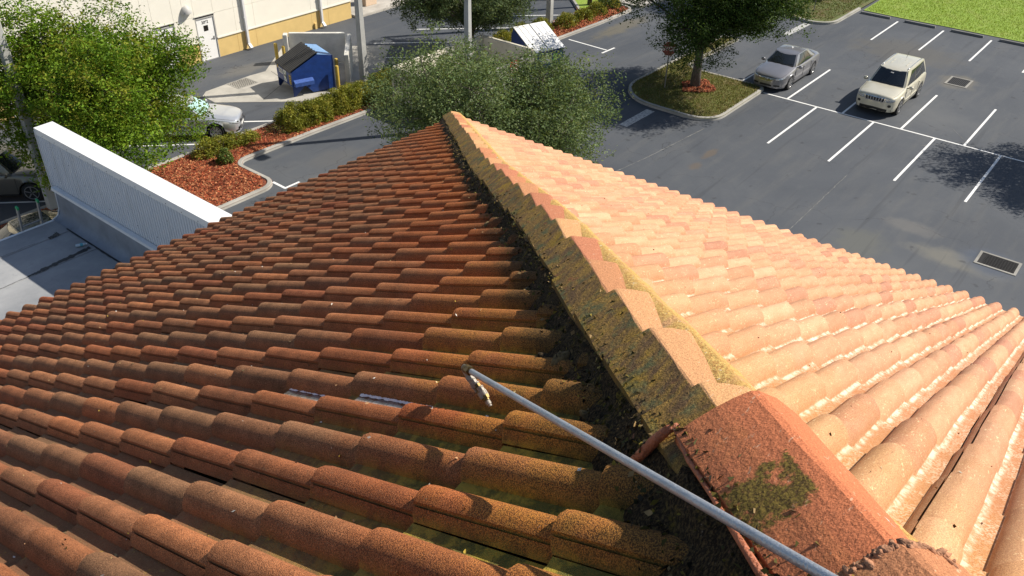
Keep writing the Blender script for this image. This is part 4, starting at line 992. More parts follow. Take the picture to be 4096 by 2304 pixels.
# ================================================================== SPRAY LANCE
def cpt(x,y,d): return CAM+ (cf+cr*((x-2048)/3419.7)-cu*((y-1152)/3419.7))*d
LAN=plain('galvanised_tube',(.42,.45,.50),.38,.55,.10,25,.25,260); BRS=plain('tarnished_brass',(.14,.092,.035),.4,.8,.25,60); STL=plain('nickel_fitting',(.27,.245,.21),.6,.35,.3,60)
P0=Vector((-6.539,-5.952,14.132)); P1=Vector((-7.046,-6.946,14.675))
wand=empty('spray_lance',P0); tag(wand,'grey metal spray lance with a brass elbow and nozzle cluster over the tiles','spray lance')
L=lambda v: Vector(v)-P0
ax=(P1-P0).normalized(); MB().tube([L(P0+ax*.025),L(P0+ax*2.2)],.0075,16).build('lance',LAN,wand,True,50)
MB().tube([L(P0+ax*-.012),L(P0+ax*.002),L(P0+ax*.003),L(P0+ax*.03)],[.0115,.0115,.0092,.0092],12).build('collar',BRS,wand,True,40)
MB().tube([L(P0+ax*.003),L(P0+ax*.024)],.0122,6).build('hex_nut',BRS,wand)
E0=P0-ax*.010; dn_=Vector((-.12,-.80,-.59)).normalized()
pts=[E0+ax*.006,E0-ax*.009,E0-ax*.015+dn_*.005,E0-ax*.017+dn_*.016,E0-ax*.017+dn_*.028]
MB().tube([L(q) for q in pts],[.0095,.0098,.0098,.0094,.009],12).build('elbow',STL,wand,True,60)
B0=E0-ax*.017+dn_*.024; sdv=ax.cross(dn_).normalized(); fw=(ax-dn_*ax.dot(dn_)).normalized(); K=.84
def fit(c,segs):
    q=c
    for nm,l,r_,n_,mt in segs:
        MB().tube([L(q),L(q+dn_*l*K)],r_*K,n_).build(nm,mt,wand,n_>6,40); q=q+dn_*(l*K+.0008)
    return q
fit(B0,[('hex_nut',.013,.0145,6,STL),('coupling',.016,.0125,14,STL),('coupling',.010,.0140,14,STL),('hex_nut',.012,.0120,6,STL)])
for i in range(3):
    c=B0+(fw*(.014+.0125*i)+dn_*(.014+.017*i)+sdv*.001*i)*K
    fit(c,[('nozzle_collar',.004,.0095,14,STL),('hex_nut',.010,.0088,6,BRS if i%2 else STL),('coupling',.012,.0082,12,STL),('hex_nut',.011,.0095,6,BRS)])
c=B0+(fw*.030+dn_*.062)*K
fit(c,[('hex_nut',.020,.0150,6,STL),('coupling',.010,.0115,14,BRS),('nozzle',.012,.0085,12,STL),('nozzle',.006,.0062,12,STL)])
m=MB(); m.tube([L(B0+dn_*.045),L(B0+fw*.016+dn_*.055),L(B0+fw*.032+dn_*.066)],.008,10); m.build('manifold',BRS,wand,True,50)

# ================================================================== CARS
def paint(name,col,metal=.55,rough=.28):
    n=N(name); f=n.noise(2.5,3); c=n.ramp(f,[(.3,tuple(v*.95 for v in col)),(.7,tuple(min(1,v*1.05) for v in col))])
    return n.bsdf(c,rough,metal,spec=.5,Coat_Weight=.6,Coat_Roughness=.06)
GLASS=plain('car_glass',(.018,.022,.026),.06,spec=.8); RUBBER=plain('tyre_rubber',(.016,.016,.017),.8); CHROME=plain('chrome',(.62,.62,.63),.16,1.); RIMM=plain('alloy_rim',(.46,.46,.47),.3,.8)
TRIM=plain('black_trim',(.014,.014,.015),.5); LENS=plain('headlight_lens',(.50,.53,.56),.10,.3,.1,20,spec=.8); TAIL=plain('tail_lamp',(.28,.012,.012),.25); PLATE=plain('number_plate',(.66,.66,.64),.5); SUNSH=plain('sunshade_teal',(.33,.52,.50),.45,var=.1)
def itp(keys):
    xs=np.array([k[0] for k in keys]); ys_=np.array([k[1] for k in keys])
    def f(x):
        # monotone smooth interpolation
        i=int(np.clip(np.searchsorted(xs,x)-1,0,len(xs)-2)); t=(x-xs[i])/(xs[i+1]-xs[i]); t=min(1,max(0,t))
        d=np.diff(ys_)/np.diff(xs); m=np.concatenate([[d[0]],(d[:-1]+d[1:])/2*(d[:-1]*d[1:]>0),[d[-1]]]); h=xs[i+1]-xs[i]
        return float((2*t**3-3*t**2+1)*ys_[i]+(t**3-2*t**2+t)*h*m[i]+(-2*t**3+3*t**2)*ys_[i+1]+(t**3-t**2)*h*m[i+1])
    return f
def build_car(name,label,loc,rz,mat,P,glass=GLASS,ws=None):
    r=empty(name,loc,rz); tag(r,label,'car',None)
    Lf,Lr,W=P['nose'],P['tail'],P['W']/2; wr=P['wr']; zb=P['zb']; top=itp(P['top']); sh=itp(P['shoulder']); hw=itp(P['hw'])
    ax=P['axles']; RA=wr+.045
    st=set(np.linspace(Lr,Lf,34).round(4).tolist())|{Lf-.008,Lf-.02,Lf-.04,Lf-.06,Lf-.09,Lf-.12,Lf-.17,Lr+.02,Lr+.06,Lr+.12}
    for a in ax:
        st={x for x in st if abs(x-a)>RA+.01}; a0=math.asin((wr-zb)/RA)
        for k in range(13): th_=-a0+(math.pi+2*a0)*k/12; st.add(round(a+RA*math.cos(th_),4))
    st=sorted(st); V=[];F=[];n_=11
    for x in st:
        za=zb
        for a in ax:
            if abs(x-a)<RA-1e-4: za=max(za,wr+math.sqrt(RA*RA-(x-a)**2))
        w_=hw(x)*W; s_=sh(x); t_=max(top(x),s_+.004); fl=P.get('flare',.02)*max(0,1-min(abs(x-a) for a in ax)/(RA*1.25))
        zl=max(za,zb); mid=max(zl+.02,.52*s_+.1)
        ring=[(0,zb+.02),(w_*.80 if za<=zb else w_*.62,za),(w_*.955+fl,zl+.005),(w_*.99+fl,max(zl+.03,zb+.16)),(w_*1.0+fl*.8,max(mid,zl+.05)),(w_*.99,max(s_-.16,zl+.07)),(w_*.975,max(s_-.05,zl+.09)),(w_*.945,max(s_,zl+.10)),(w_*.80,max(s_+(t_-s_)*.55,zl+.11)),(w_*.45,max(s_+(t_-s_)*.9,zl+.12)),(0,max(t_,zl+.125))]
        for y,z in ring: V.append((x,y,z))
    m=len(st)
    for i in range(m-1):
        for k in range(n_-1): F.append((i*n_+k,i*n_+k+1,(i+1)*n_+k+1,(i+1)*n_+k))
    F.append(tuple(k for k in range(n_))[::-1]); F.append(tuple((m-1)*n_+k for k in range(n_)))
    nv=len(V); V2=V+[(x,-y,z) for x,y,z in V]; F2=F+[tuple(i+nv for i in f[::-1]) for f in F]
    body=mesh_obj('body',V2,F2,mat,r,True,32)
    bm=bmesh.new(); bm.from_mesh(body.data); bmesh.ops.remove_doubles(bm,verts=bm.verts,dist=.0005); bmesh.ops.recalc_face_normals(bm,faces=bm.faces); bm.to_mesh(body.data); bm.free(); body.data.set_sharp_from_angle(angle=R_(32))
    # greenhouse
    xA,xB,xC,xD=P['gh']; wb,wt=P['wb'],P['wt']; zr=itp(P['roof'])
    def belt(x): return sh(x)-.012
    bow,bowr=P.get('bow',.16),P.get('bowr',.12)
    def gpt(seg,u,h,o=0.):
        xf=xA+(xB-xA)*h; xr=xD+(xC-xD)*h; w_=wb+(wt-wb)*(h**1.25)
        if seg=='f': v=2*u-1; x=xf-bow*v*v; y=v*w_*.94; nr=Vector(((xA-xB)*0+.75,v*.35,.62))
        elif seg=='r': v=2*u-1; x=xr+bowr*v*v; y=v*w_*.94; nr=Vector((-.75,v*.35,.62))
        else:
            sg=1 if seg=='l' else -1; x=(xf-bow*.9)+((xr+bowr*.9)-(xf-bow*.9))*u; y=sg*w_*(.965+.045*math.sin(math.pi*min(1,max(0,u)))); nr=Vector((0,sg*.93,.36))
        zt=zr(min(max(x,xC),xB)); z0=belt(x) if seg in('l','rr') or True else 0
        if seg in ('f','r'): z0=max(top(x)-.03,belt(x))-.005
        z=z0+(zt-z0)*h
        q=Vector((x,y,z))+nr.normalized()*o; return q
    m_=MB()
    for seg,fl in (('f',False),('r',True),('l',True),('rr',False)): m_.grid(lambda u,v,seg=seg:gpt(seg,u,v),16,8,fl)
    def roofp(u,v):
        q=2*v-1; a=gpt('f',v,1.); b=gpt('r',v,1.); x=a.x+(b.x-a.x)*u; l=gpt('l',u,1.); y=q*(l.y if 0<u<1 else abs(l.y)); yy=q*abs(l.y)
        return (x,yy,zr(x)+P.get('crown',.045)*(1-q**2)*math.sin(math.pi*min(1,max(0,u))) **.6 if 0<u<1 else zr(x)+0)
    m_.grid(roofp,18,12)
    gh=m_.build('cabin',mat,r,True,40)
    bm=bmesh.new(); bm.from_mesh(gh.data); bmesh.ops.remove_doubles(bm,verts=bm.verts,dist=.02); bmesh.ops.recalc_face_normals(bm,faces=bm.faces); bm.to_mesh(gh.data); bm.free(); gh.data.set_sharp_from_angle(angle=R_(40))
    def pane(nm,seg,u0,u1,h0,h1,mt,o=.012,slant=(0,0)):
        def f(u,v):
            h=h0+(h1-h0)*v; a=u0+slant[0]*v; b=u1+slant[1]*v; return gpt(seg,a+(b-a)*u,h,o)
        return MB().grid(f,10,8,seg in('r','l')).build(nm,mt,r,True)
    wsh=pane('windscreen','f',.045,.955,.04,.965,ws or glass)
    pane('rear_window','r',.07,.93,.10,.93,glass)
    for sg in ('l','rr'):
        for (a,b,s0,s1) in P['windows']: pane('side_window',sg,a,b,.07,.90,glass,.010,(s0,s1))
        if P.get('chrome'): 
            pts=[gpt(sg,u,.93,.012) for u in np.linspace(P['windows'][0][0]+.03,P['windows'][-1][1]-.02,14)]; MB().tube(pts,.012,6).build('window_trim',CHROME,r)
    # wheels
    for a in ax:
        for sg in (1,-1):
            y0=sg*(W-.11); tw=.11
            t=MB().lathe([(wr*.64,-tw),(wr*.93,-tw),(wr,-tw*.6),(wr,tw*.6),(wr*.93,tw),(wr*.64,tw)],28,'y').build('wheel',RUBBER,r,True,40); t.location=(a,y0,wr)
            q=MB(); q.lathe([(wr*.70,tw*.72*1),(wr*.70,tw*1.04),(wr*.64,tw*1.06),(wr*.60,tw*.9),(wr*.58,tw*.55),(0.02,tw*.5)],24,'y',cap=False)
            ns=P.get('spokes',5)
            for k in range(ns):
                A=2*math.pi*k/ns+.3; d=Vector((math.cos(A),0,math.sin(A))); s_=Vector((-math.sin(A),0,math.cos(A)))
                q.obox(d*wr*.36+Vector((0,tw*.86,0)),d*wr*.28,s_*wr*.055,(0,.018,0))
                if P.get('twin'): q.obox(d*wr*.40+s_*wr*.12+Vector((0,tw*.86,0)),(d*.97+s_*.25)*wr*.24,s_*wr*.04,(0,.016,0))
            q.lathe([(wr*.16,tw*.5),(wr*.16,tw*.93),(wr*.10,tw*.97)],14,'y')
            rm=q.build('rim',RIMM,t); 
            dk=MB().lathe([(wr*.62,tw*.50),(wr*.02,tw*.51)],20,'y',cap=False).build('brake_disc',TRIM,t)
            if sg<0: rm.rotation_euler=dk.rotation_euler=(0,0,math.pi)
    # mirrors, handles, lamps
    for sg in (1,-1):
        x=xA-bow-.12; y=sg*(W+.10); z=sh(x)+.07
        bm=bmesh.new(); bmesh.ops.create_uvsphere(bm,u_segments=10,v_segments=8,radius=1)
        for v in bm.verts: v.co=Vector((v.co.x*.075 if v.co.x>0 else v.co.x*.03,v.co.y*.12,v.co.z*.085))
        me=bpy.data.meshes.new('mirror'); bm.to_mesh(me); bm.free(); me.materials.append(mat); me.polygons.foreach_set('use_smooth',[True]*len(me.polygons)); o=put(bpy.data.objects.new('mirror',me),r); o.location=(x,y,z)
        MB().box((x-.03,sg*(W-.05)-.03,z-.06),(x+.02,sg*(W+.02)+.03,z-.03)).build('mirror_arm',TRIM,r)
        for hx in P['handles']:
            yv=sg*(hw(hx)*W*.985+.012); MB().box((hx-.10,yv-.012,sh(hx)-.15),(hx+.10,yv+.012,sh(hx)-.12)).build('door_handle',mat if not P.get('chrome') else CHROME,r)
        for sx in P['seams']:
            if isinstance(sx,(int,float)):
                ww=hw(sx)*W; MB().box((sx-.004,sg*(ww+.002)-.006,zb+.14),(sx+.004,sg*(ww+.002)+.006,sh(sx)-.10)).build('door_gap',TRIM,r)
        tx=Lr; yy=hw(Lr+.1)*W; MB().add([(tx-.005,sg*(yy-.42),sh(Lr+.1)-.20),(tx-.005,sg*(yy-.10),sh(Lr+.1)-.22),(tx+.16,sg*(yy+.012),sh(Lr+.1)-.20),(tx+.16,sg*(yy+.008),sh(Lr+.1)-.05),(tx+.0,sg*(yy-.12),sh(Lr+.1)-.05),(tx-.0,sg*(yy-.42),sh(Lr+.1)-.06)],[(0,1,4,5) if sg<0 else (5,4,1,0),(1,2,3,4) if sg<0 else (4,3,2,1)]).build('tail_light',TAIL,r)
    from mathutils.bvhtree import BVHTree
    bv=BVHTree.FromPolygons([v.co.copy() for v in body.data.vertices],[tuple(q.vertices) for q in body.data.polygons])
    def patch(nm,mt,fn,off=.010,nu=8,nv=4,par=None):
        """patch on the nose: fn(u,v)->(y,z) seen from ahead, laid on the body skin"""
        vs=[];fs=[]
        for i in range(nu+1):
            for j in range(nv+1):
                y,z=fn(i/nu,j/nv); hit=bv.ray_cast(Vector((Lf+1,y,z)),Vector((-1,0,0)))
                if hit[0] is None: hit=(Vector((Lf-.3,y,z)),Vector((1,0,0)))
                nn=hit[1] if hit[1].x>0 else -hit[1]; vs.append(hit[0]+(nn*.4+Vector((.9,0,0))).normalized()*off)
        for i in range(nu):
            for j in range(nv):
                q=i*(nv+1)+j; fs.append((q,q+nv+1,q+nv+2,q+1))
        return mesh_obj(nm,vs,fs,mt,par or r,True)
    P['patch']=patch
    for sg in (1,-1):
        y0,y1,z0,z1,sw=P['lampbox']
        hl=patch('headlight',LENS,lambda u,v:(sg*(y0+(y1-y0)*u),(z0+sw*u*u)+(z1-z0)*(.55+.45*(1-u)+.15*u)*v*(1-.25*u)),.014)
        patch('lamp_bulb',CHROME,lambda u,v:(sg*(y0+(y1-y0)*(.25+.25*u)),(z0+sw*.2)+(z1-z0)*(.25+.4*v)),.018,4,4,hl)
        patch('lamp_surround',TRIM,lambda u,v:(sg*(y0-.015+(y1-y0+.03)*u),(z0+sw*u*u)-.012+.012*v),.012,8,1,hl)
        if P.get('fogbox'):
            fy,fz,fr=P['fogbox']; patch('fog_lamp',TRIM,lambda u,v:(sg*(fy+fr*math.cos(6.2832*u)*(v+.01)),fz+fr*.85*math.sin(6.2832*u)*(v+.01)),.012,14,3)
    for (y0,y1,z0,z1) in P.get('intakes',[]): patch('intake',TRIM,lambda u,v:(y0+(y1-y0)*u,z0+(z1-z0)*v*(1-.12*abs(2*u-1))),.008)
    gb=P['grillebox']; g=patch('grille',TRIM,lambda u,v:((2*u-1)*gb[0]*(1-.10*(1-v)),gb[1]+(gb[2]-gb[1])*v),.010,12,4)
    for zz_ in (gb[1],gb[2]): patch('grille_frame',CHROME,lambda u,v:((2*u-1)*gb[0]*(1-.10*(zz_==gb[1])),zz_-.012+.024*v),.022,12,1,g)
    nb=gb[3]
    for k in range(nb):
        if gb[4]:
            yk=-gb[0]+2*gb[0]*k/(nb-1); patch('grille_bar',CHROME,lambda u,v:(yk*(1-.10*(1-v))-.022+.044*u,gb[1]+(gb[2]-gb[1])*v),.024,1,5,g)
        else:
            zk=gb[1]+(gb[2]-gb[1])*(k+1)/(nb+1); patch('grille_bar',CHROME,lambda u,v:((2*u-1)*gb[0]*.93,zk-.006+.012*v),.018,12,1,g)
    P['grille']=g
    # sill and lower valance
    m_=MB(); m_.box((ax[1]+RA+.02,-W*.97,zb-.02),(ax[0]-RA-.02,W*.97,zb+.03)); m_.build('sill',TRIM,r)
    m_=MB(); m_.box((Lr+.25,-W*.6,zb-.01),(Lf-.2,W*.6,zb+.015)); m_.build('underbody',TRIM,r)
    P['extra'](r,hw,sh,top,W,Lf,Lr,mat,gpt,zr)
    return r

def surf_x(hw,W,Lf,prof):  # helper kept simple: nose x as function of lateral position
    return lambda y: Lf-prof*(abs(y)/W)**2.2
# ---- sedans: nose is blunt in plan thanks to the hw curve
def sedan_lamp(Lf,W,z0,z1,sweep):
    def f(sg):
        v=[(Lf-.085,sg*(W*.56),z0+.02),(Lf-.22,sg*(W*.86),z0),(Lf-.50,sg*(W*.965),z0+.10),(Lf-.56,sg*(W*.93),z1+.035),(Lf-.36,sg*(W*.80),z1+.01),(Lf-.17,sg*(W*.56),z1-.02)]
        off=[(a+.012,b+sg*.010,c+.012) for a,b,c in v]
        fs=[(0,1,4,5),(1,2,3,4)]; fs=[f_ if sg>0 else f_[::-1] for f_ in fs]
        return off,fs
    return f
def front_kit(gz,gw,gh_,slats,vert=False,low=None,emblem=True,plate=True,gx=.045):
    def kit(r,hw,sh,top,W,Lf,Lr,mat,gpt,zr):
        g=P_cur['grille']
        if emblem:
            MB().tube([(Lf-.012+gx,.075*math.cos(a),gz+.01+.048*math.sin(a)) for a in np.linspace(0,2*math.pi,20)],.009,6).build('emblem',CHROME,g)
            m=MB(); m.tube([(Lf-.010+gx,-.045,gz-.028),(Lf-.010+gx,0,gz+.035),(Lf-.010+gx,.045,gz-.028)],.007,6); m.build('emblem',CHROME,g)
        m=MB(); m.tube([gpt('f',u,.012,.012) for u in np.linspace(.05,.95,14)],.022,6); m.build('cowl',TRIM,r)
        for k,(y0,y1) in enumerate(((.12,.62),(-.45,.08))):
            m=MB(); a=gpt('f',.5+.5*y0/.75,.03,.03); b=gpt('f',.5+.5*y1/.75,.16,.022); m.tube([a,b],.008,6); m.build('wiper',TRIM,r)
        m=MB(); a=gpt('f',.5,.86,-.05); m.obox(a,(.02,0,0),(0,.11,0),(0,0,.03)); m.build('rear_mirror',TRIM,r)
        # bonnet shut lines
        for sg in (1,-1):
            pts=[]
            for x in np.linspace(P_cur['gh'][0]-.05,Lf-.16,14): pts.append((x,sg*hw(x)*W*.87,sh(x)+(top(x)-sh(x))*.36+.002))
            MB().tube(pts,.004,4).build('bonnet_gap',TRIM,r)
        for f in P_cur.get('more',[]): f(r,hw,sh,top,W,Lf,Lr,mat,gpt,zr)
    return kit
def sedan(nose,tail,W,H,wr,axles):
    return dict(nose=nose,tail=tail,W=W,wr=wr,zb=.20,axles=axles,
      top=[(tail,.86),(tail+.10,.98),(tail+.55,1.05),(tail+1.0,1.06),(.0,1.06),(axles[0]-.35,1.02),(axles[0]+.15,.94),(nose-.28,.83),(nose-.10,.77),(nose-.03,.72),(nose,.64)],
      shoulder=[(tail,.82),(tail+.3,.93),(-.5,.94),(axles[0]-.4,.90),(axles[0]+.2,.83),(nose-.25,.74),(nose-.05,.66),(nose,.60)],
      hw=[(tail,.80),(tail+.12,.90),(tail+.5,.97),(-.6,1.),(.6,1.),(axles[0],.985),(nose-.45,.95),(nose-.22,.86),(nose-.10,.73),(nose-.03,.56),(nose,.36)],
      roof=[(tail+1.25,H-.10),(tail+1.7,H-.02),(-.30,H),(.15,H-.015),(.55,H-.07)],
      gh=(axles[0]-.35,.52,tail+1.30,tail+.62),wb=W/2*.90,wt=W/2*.66,bow=.20,bowr=.16,
      windows=[(.10,.44,.10,.0),(.46,.76,.0,-.02),(.775,.90,-.01,-.12)],handles=[-.18,-1.12],seams=[.98,.02,-.95],crown=.04)
P_cur=None
def roof_fin(r,hw,sh,top,W,Lf,Lr,mat,gpt,zr):
    MB().box((-.35,-.03,zr(-.3)+.03),(-.22,.03,zr(-.3)+.075)).build('antenna',WL,r)
# grey sedan under the island oak
P=sedan(2.38,-2.40,1.79,1.46,.335,(1.45,-1.42)); P['lampbox']=(.47,.80,.60,.72,.10); P['intakes']=[(-.30,.30,.27,.37),(.40,.68,.30,.38),(-.68,-.40,.30,.38)]; P['grillebox']=(.42,.52,.66,4,False); P['spokes']=7; P['chrome']=True; P['flare']=.03
P['more']=[roof_fin]; P_cur=P
P['extra']=front_kit(.60,.86,.17,4,False,[(-.28,.28,.27,.38,.0),(.40,.72,.28,.38,.06),(-.72,-.40,.28,.38,.06)],True)
build_car('parked_car','grey silver saloon with a dark grille half under the island oak',(34.55,8.44,0),math.pi,paint('grey_silver_paint',(.28,.275,.285)),P)
# pale silver sedan by the hedge
P=sedan(2.42,-2.42,1.86,1.47,.34,(1.45,-1.33)); P['lampbox']=(.46,.83,.58,.72,.12); P['intakes']=[(.50,.74,.26,.34),(-.74,-.50,.26,.34),(-.4,.4,.26,.33)]; P['grillebox']=(.38,.50,.66,4,False); P['spokes']=8; P['twin']=True; P['flare']=.03; P_cur=P
def plate_kit(r,hw,sh,top,W,Lf,Lr,mat,gpt,zr):
    MB().box((Lf+.004,-.26,.36),(Lf+.016,.26,.47)).build('number_plate',PLATE,r); MB().obox((Lf-.02,0,.40),(.03,0,0),(0,.62,0),(0,0,.035)).build('bumper_strip',TRIM,r)
P['more']=[plate_kit]
P['extra']=front_kit(.60,.74,.19,4,False,[(.55,.8,.25,.33,.10),(-.8,-.55,.25,.33,.10)],True)
SW=math.sqrt(.5); ang=R_(-45); front=Vector((12.30,23.72,0)); c=front-Vector((SW,-SW,0))*2.42
build_car('parked_car','pale silver saloon with a teal sunshade, nose towards the hedge',(c.x,c.y,0),ang,paint('pale_silver_paint',(.52,.54,.57)),P,ws=SUNSH)

# ---- SUVs
def suv(nose,tail,W,H,wr,axles):
    return dict(nose=nose,tail=tail,W=W,wr=wr,zb=.30,axles=axles,flare=.035,
      top=[(tail,1.0),(tail+.15,1.10),(tail+1.,1.12),(.0,1.14),(axles[0]-.32,1.15),(axles[0]+.2,1.10),(nose-.22,1.05),(nose-.07,1.01),(nose,.92)],
      shoulder=[(tail,.98),(tail+.3,1.08),(-.5,1.09),(axles[0]-.4,1.06),(axles[0]+.2,1.0),(nose-.2,.95),(nose-.05,.90),(nose,.86)],
      hw=[(tail,.86),(tail+.15,.94),(tail+.6,.985),(-.6,1.),(.6,1.),(axles[0],.99),(nose-.36,.955),(nose-.16,.88),(nose-.06,.76),(nose-.015,.60),(nose,.42)],
      roof=[(tail+.12,H-.09),(tail+.5,H-.02),(-.4,H),(.2,H-.02),(.62,H-.075)],
      gh=(axles[0]-.36,.50,tail+.30,tail+.06),wb=W/2*.90,wt=W/2*.70,bow=.18,bowr=.10,
      windows=[(.085,.40,.10,.0),(.42,.70,.0,0),(.72,.95,.0,-.05)],handles=[-.12,-1.05],seams=[.95,.05,-.92],crown=.045)
def suv_lamp(Lf,W):
    def f(sg):
        v=[(Lf-.05,sg*W*.52,.74),(Lf-.12,sg*W*.84,.75),(Lf-.38,sg*W*.955,.80),(Lf-.38,sg*W*.93,.92),(Lf-.20,sg*W*.80,.93),(Lf-.09,sg*W*.52,.92)]
        v=[(a+.012,b+sg*.012,c+.008) for a,b,c in v]; fs=[(0,1,4,5),(1,2,3,4)]; return v,[q if sg>0 else q[::-1] for q in fs]
    return f
def suv_more(r,hw,sh,top,W,Lf,Lr,mat,gpt,zr):
    for sg in (1,-1):
        pts=[(x,sg*W*.61,zr(x)+.045) for x in np.linspace(.15,-1.75,14)]; pts=[(.22,sg*W*.61,zr(.2)-.0)]+pts+[(-1.82,sg*W*.61,zr(-1.8)-.0)]
        MB().tube(pts,.020,8).build('roof_rail',CHROME,r,True)
        MB().box((-.85,sg*(W+.004)-.012,.52),(.85,sg*(W+.004)+.012,.58)).build('door_moulding',mat,r)
        for k in range(4): 
            y=sg*(.12 if k%2 else .36); x=-.35-.42*(k//2)-.25*(k%2); MB().box((x-.16,y-.012,zr(x)+.034),(x+.16,y+.012,zr(x)+.052)).build('roof_rib',mat,r)
    MB().tube([(-1.35,.0,zr(-1.35)+.03),(-1.55,.0,zr(-1.5)+.30)],.008,6).build('antenna',TRIM,r)
    text_mesh('badge_lettering','Jeep',.10,CHROME,r,(Lf-.05,0,.965),(R_(35),0,R_(90)))
    MB().obox(gpt('f',.52,.80,.004),(.01,0,0),(0,.07,0),(.0,0,.03)).build('toll_tag',WL,r)
P=suv(2.36,-2.44,1.94,1.76,.385,(1.43,-1.48)); P['lampbox']=(.50,.86,.78,.92,.05); P['fogbox']=(.70,.60,.075); P['intakes']=[(-.80,.80,.31,.45)]; P['grillebox']=(.46,.74,.92,8,True); P['spokes']=5; P['twin']=True;  P['more']=[suv_more]; P['chrome']=False; P_cur=P
P['extra']=front_kit(.82,.92,.20,6,True,None,False)
build_car('parked_car','champagne gold off roader with a slotted chrome grille beside the drain',(34.90,3.25,0),math.pi,paint('champagne_paint',(.64,.60,.47),.3,.3),P)
P=suv(2.3,-2.3,1.86,1.74,.375,(1.40,-1.35)); P['lampbox']=(.48,.82,.78,.92,.05); P['grillebox']=(.4,.74,.90,4,False); P['spokes']=5; P['more']=[]; P_cur=P
P['extra']=front_kit(.80,.80,.18,3,False,None,False)
c=Vector((4.55,24.15,0))-Vector((SW,-SW,0))*2.3
build_car('parked_car','brown grey off roader behind the lamp pole at the left edge',(c.x,c.y,0),ang,paint('taupe_paint',(.17,.155,.13),.4,.3),P)
P=sedan(2.3,-2.3,1.80,1.43,.33,(1.4,-1.35)); P['lampbox']=(.46,.80,.6,.72,.1); P['grillebox']=(.38,.5,.66,3,False); P_cur=P
def glassroof(r,hw,sh,top,W,Lf,Lr,mat,gpt,zr):
    def f(u,v): x=.36-1.05*u; q=(2*v-1); return (x,q*W*.55,zr(x)+.012+.045*(1-(q*.8)**2))
    MB().grid(f,8,8).build('glass_roof',GLASS,r,True)
P['more']=[glassroof]; P['extra']=front_kit(.60,.74,.19,3,False,None,False)
build_car('parked_car','tan car with a black glass roof behind the ladder tips',(1.35,20.05,0),R_(176),paint('tan_paint',(.36,.30,.19),.4,.3),P)

# ================================================================== TREES AND SHRUBS
def barkmat():
    n=N('grey_bark'); v=n.noise(1.,5,.7,vec=n.scale(n.pos(),(22,22,5))); c=n.ramp(v,[(.3,(.05,.042,.034)),(.7,(.17,.15,.125))]); return n.bsdf(c,.95,bump=v,bs=.8,bd=.03)
BARK=barkmat(); LEAF=attr_mat('oak_leaves',.62,.28,spec=.12); LEAFS=attr_mat('shrub_leaves',.55,.25,spec=.2)
def crown_leaves(rs,centers,radii,per,size,cols,flat=.8):
    """leaf sprays round twig centres -> (n,4,3) quads and tints"""
    n=len(centers)*per; c=np.repeat(centers,per,0); rd=np.repeat(radii,per)
    d=rs.normal(size=(n,3)); d/=np.linalg.norm(d,axis=1)[:,None]; pos=c+d*(rd*rs.random(n)**.45)[:,None]*np.array([1,1,flat])
    a=rs.normal(size=(n,3)); a[:,2]*=.6; a/=np.linalg.norm(a,axis=1)[:,None]
    b=np.cross(a,rs.normal(size=(n,3))); b/=np.linalg.norm(b,axis=1)[:,None]+1e-9
    # lean leaf normals upward
    L=size*(.65+.7*rs.random(n))[:,None]; W=L*.48
    nrm=np.cross(a,b); V=np.stack([pos-a*L*.5,pos+b*W*.5+nrm*L*.06,pos+a*L*.5,pos-b*W*.5+nrm*L*.06],1)
    cols=np.array(cols); base=cols[rs.integers(0,len(cols),len(centers))]; t=np.repeat(base,per,0)*(.70+.6*rs.random((n,1)))*np.array([1,1,1])
    t=t*(1+.15*(rs.random((n,3))-.5)); return V,t
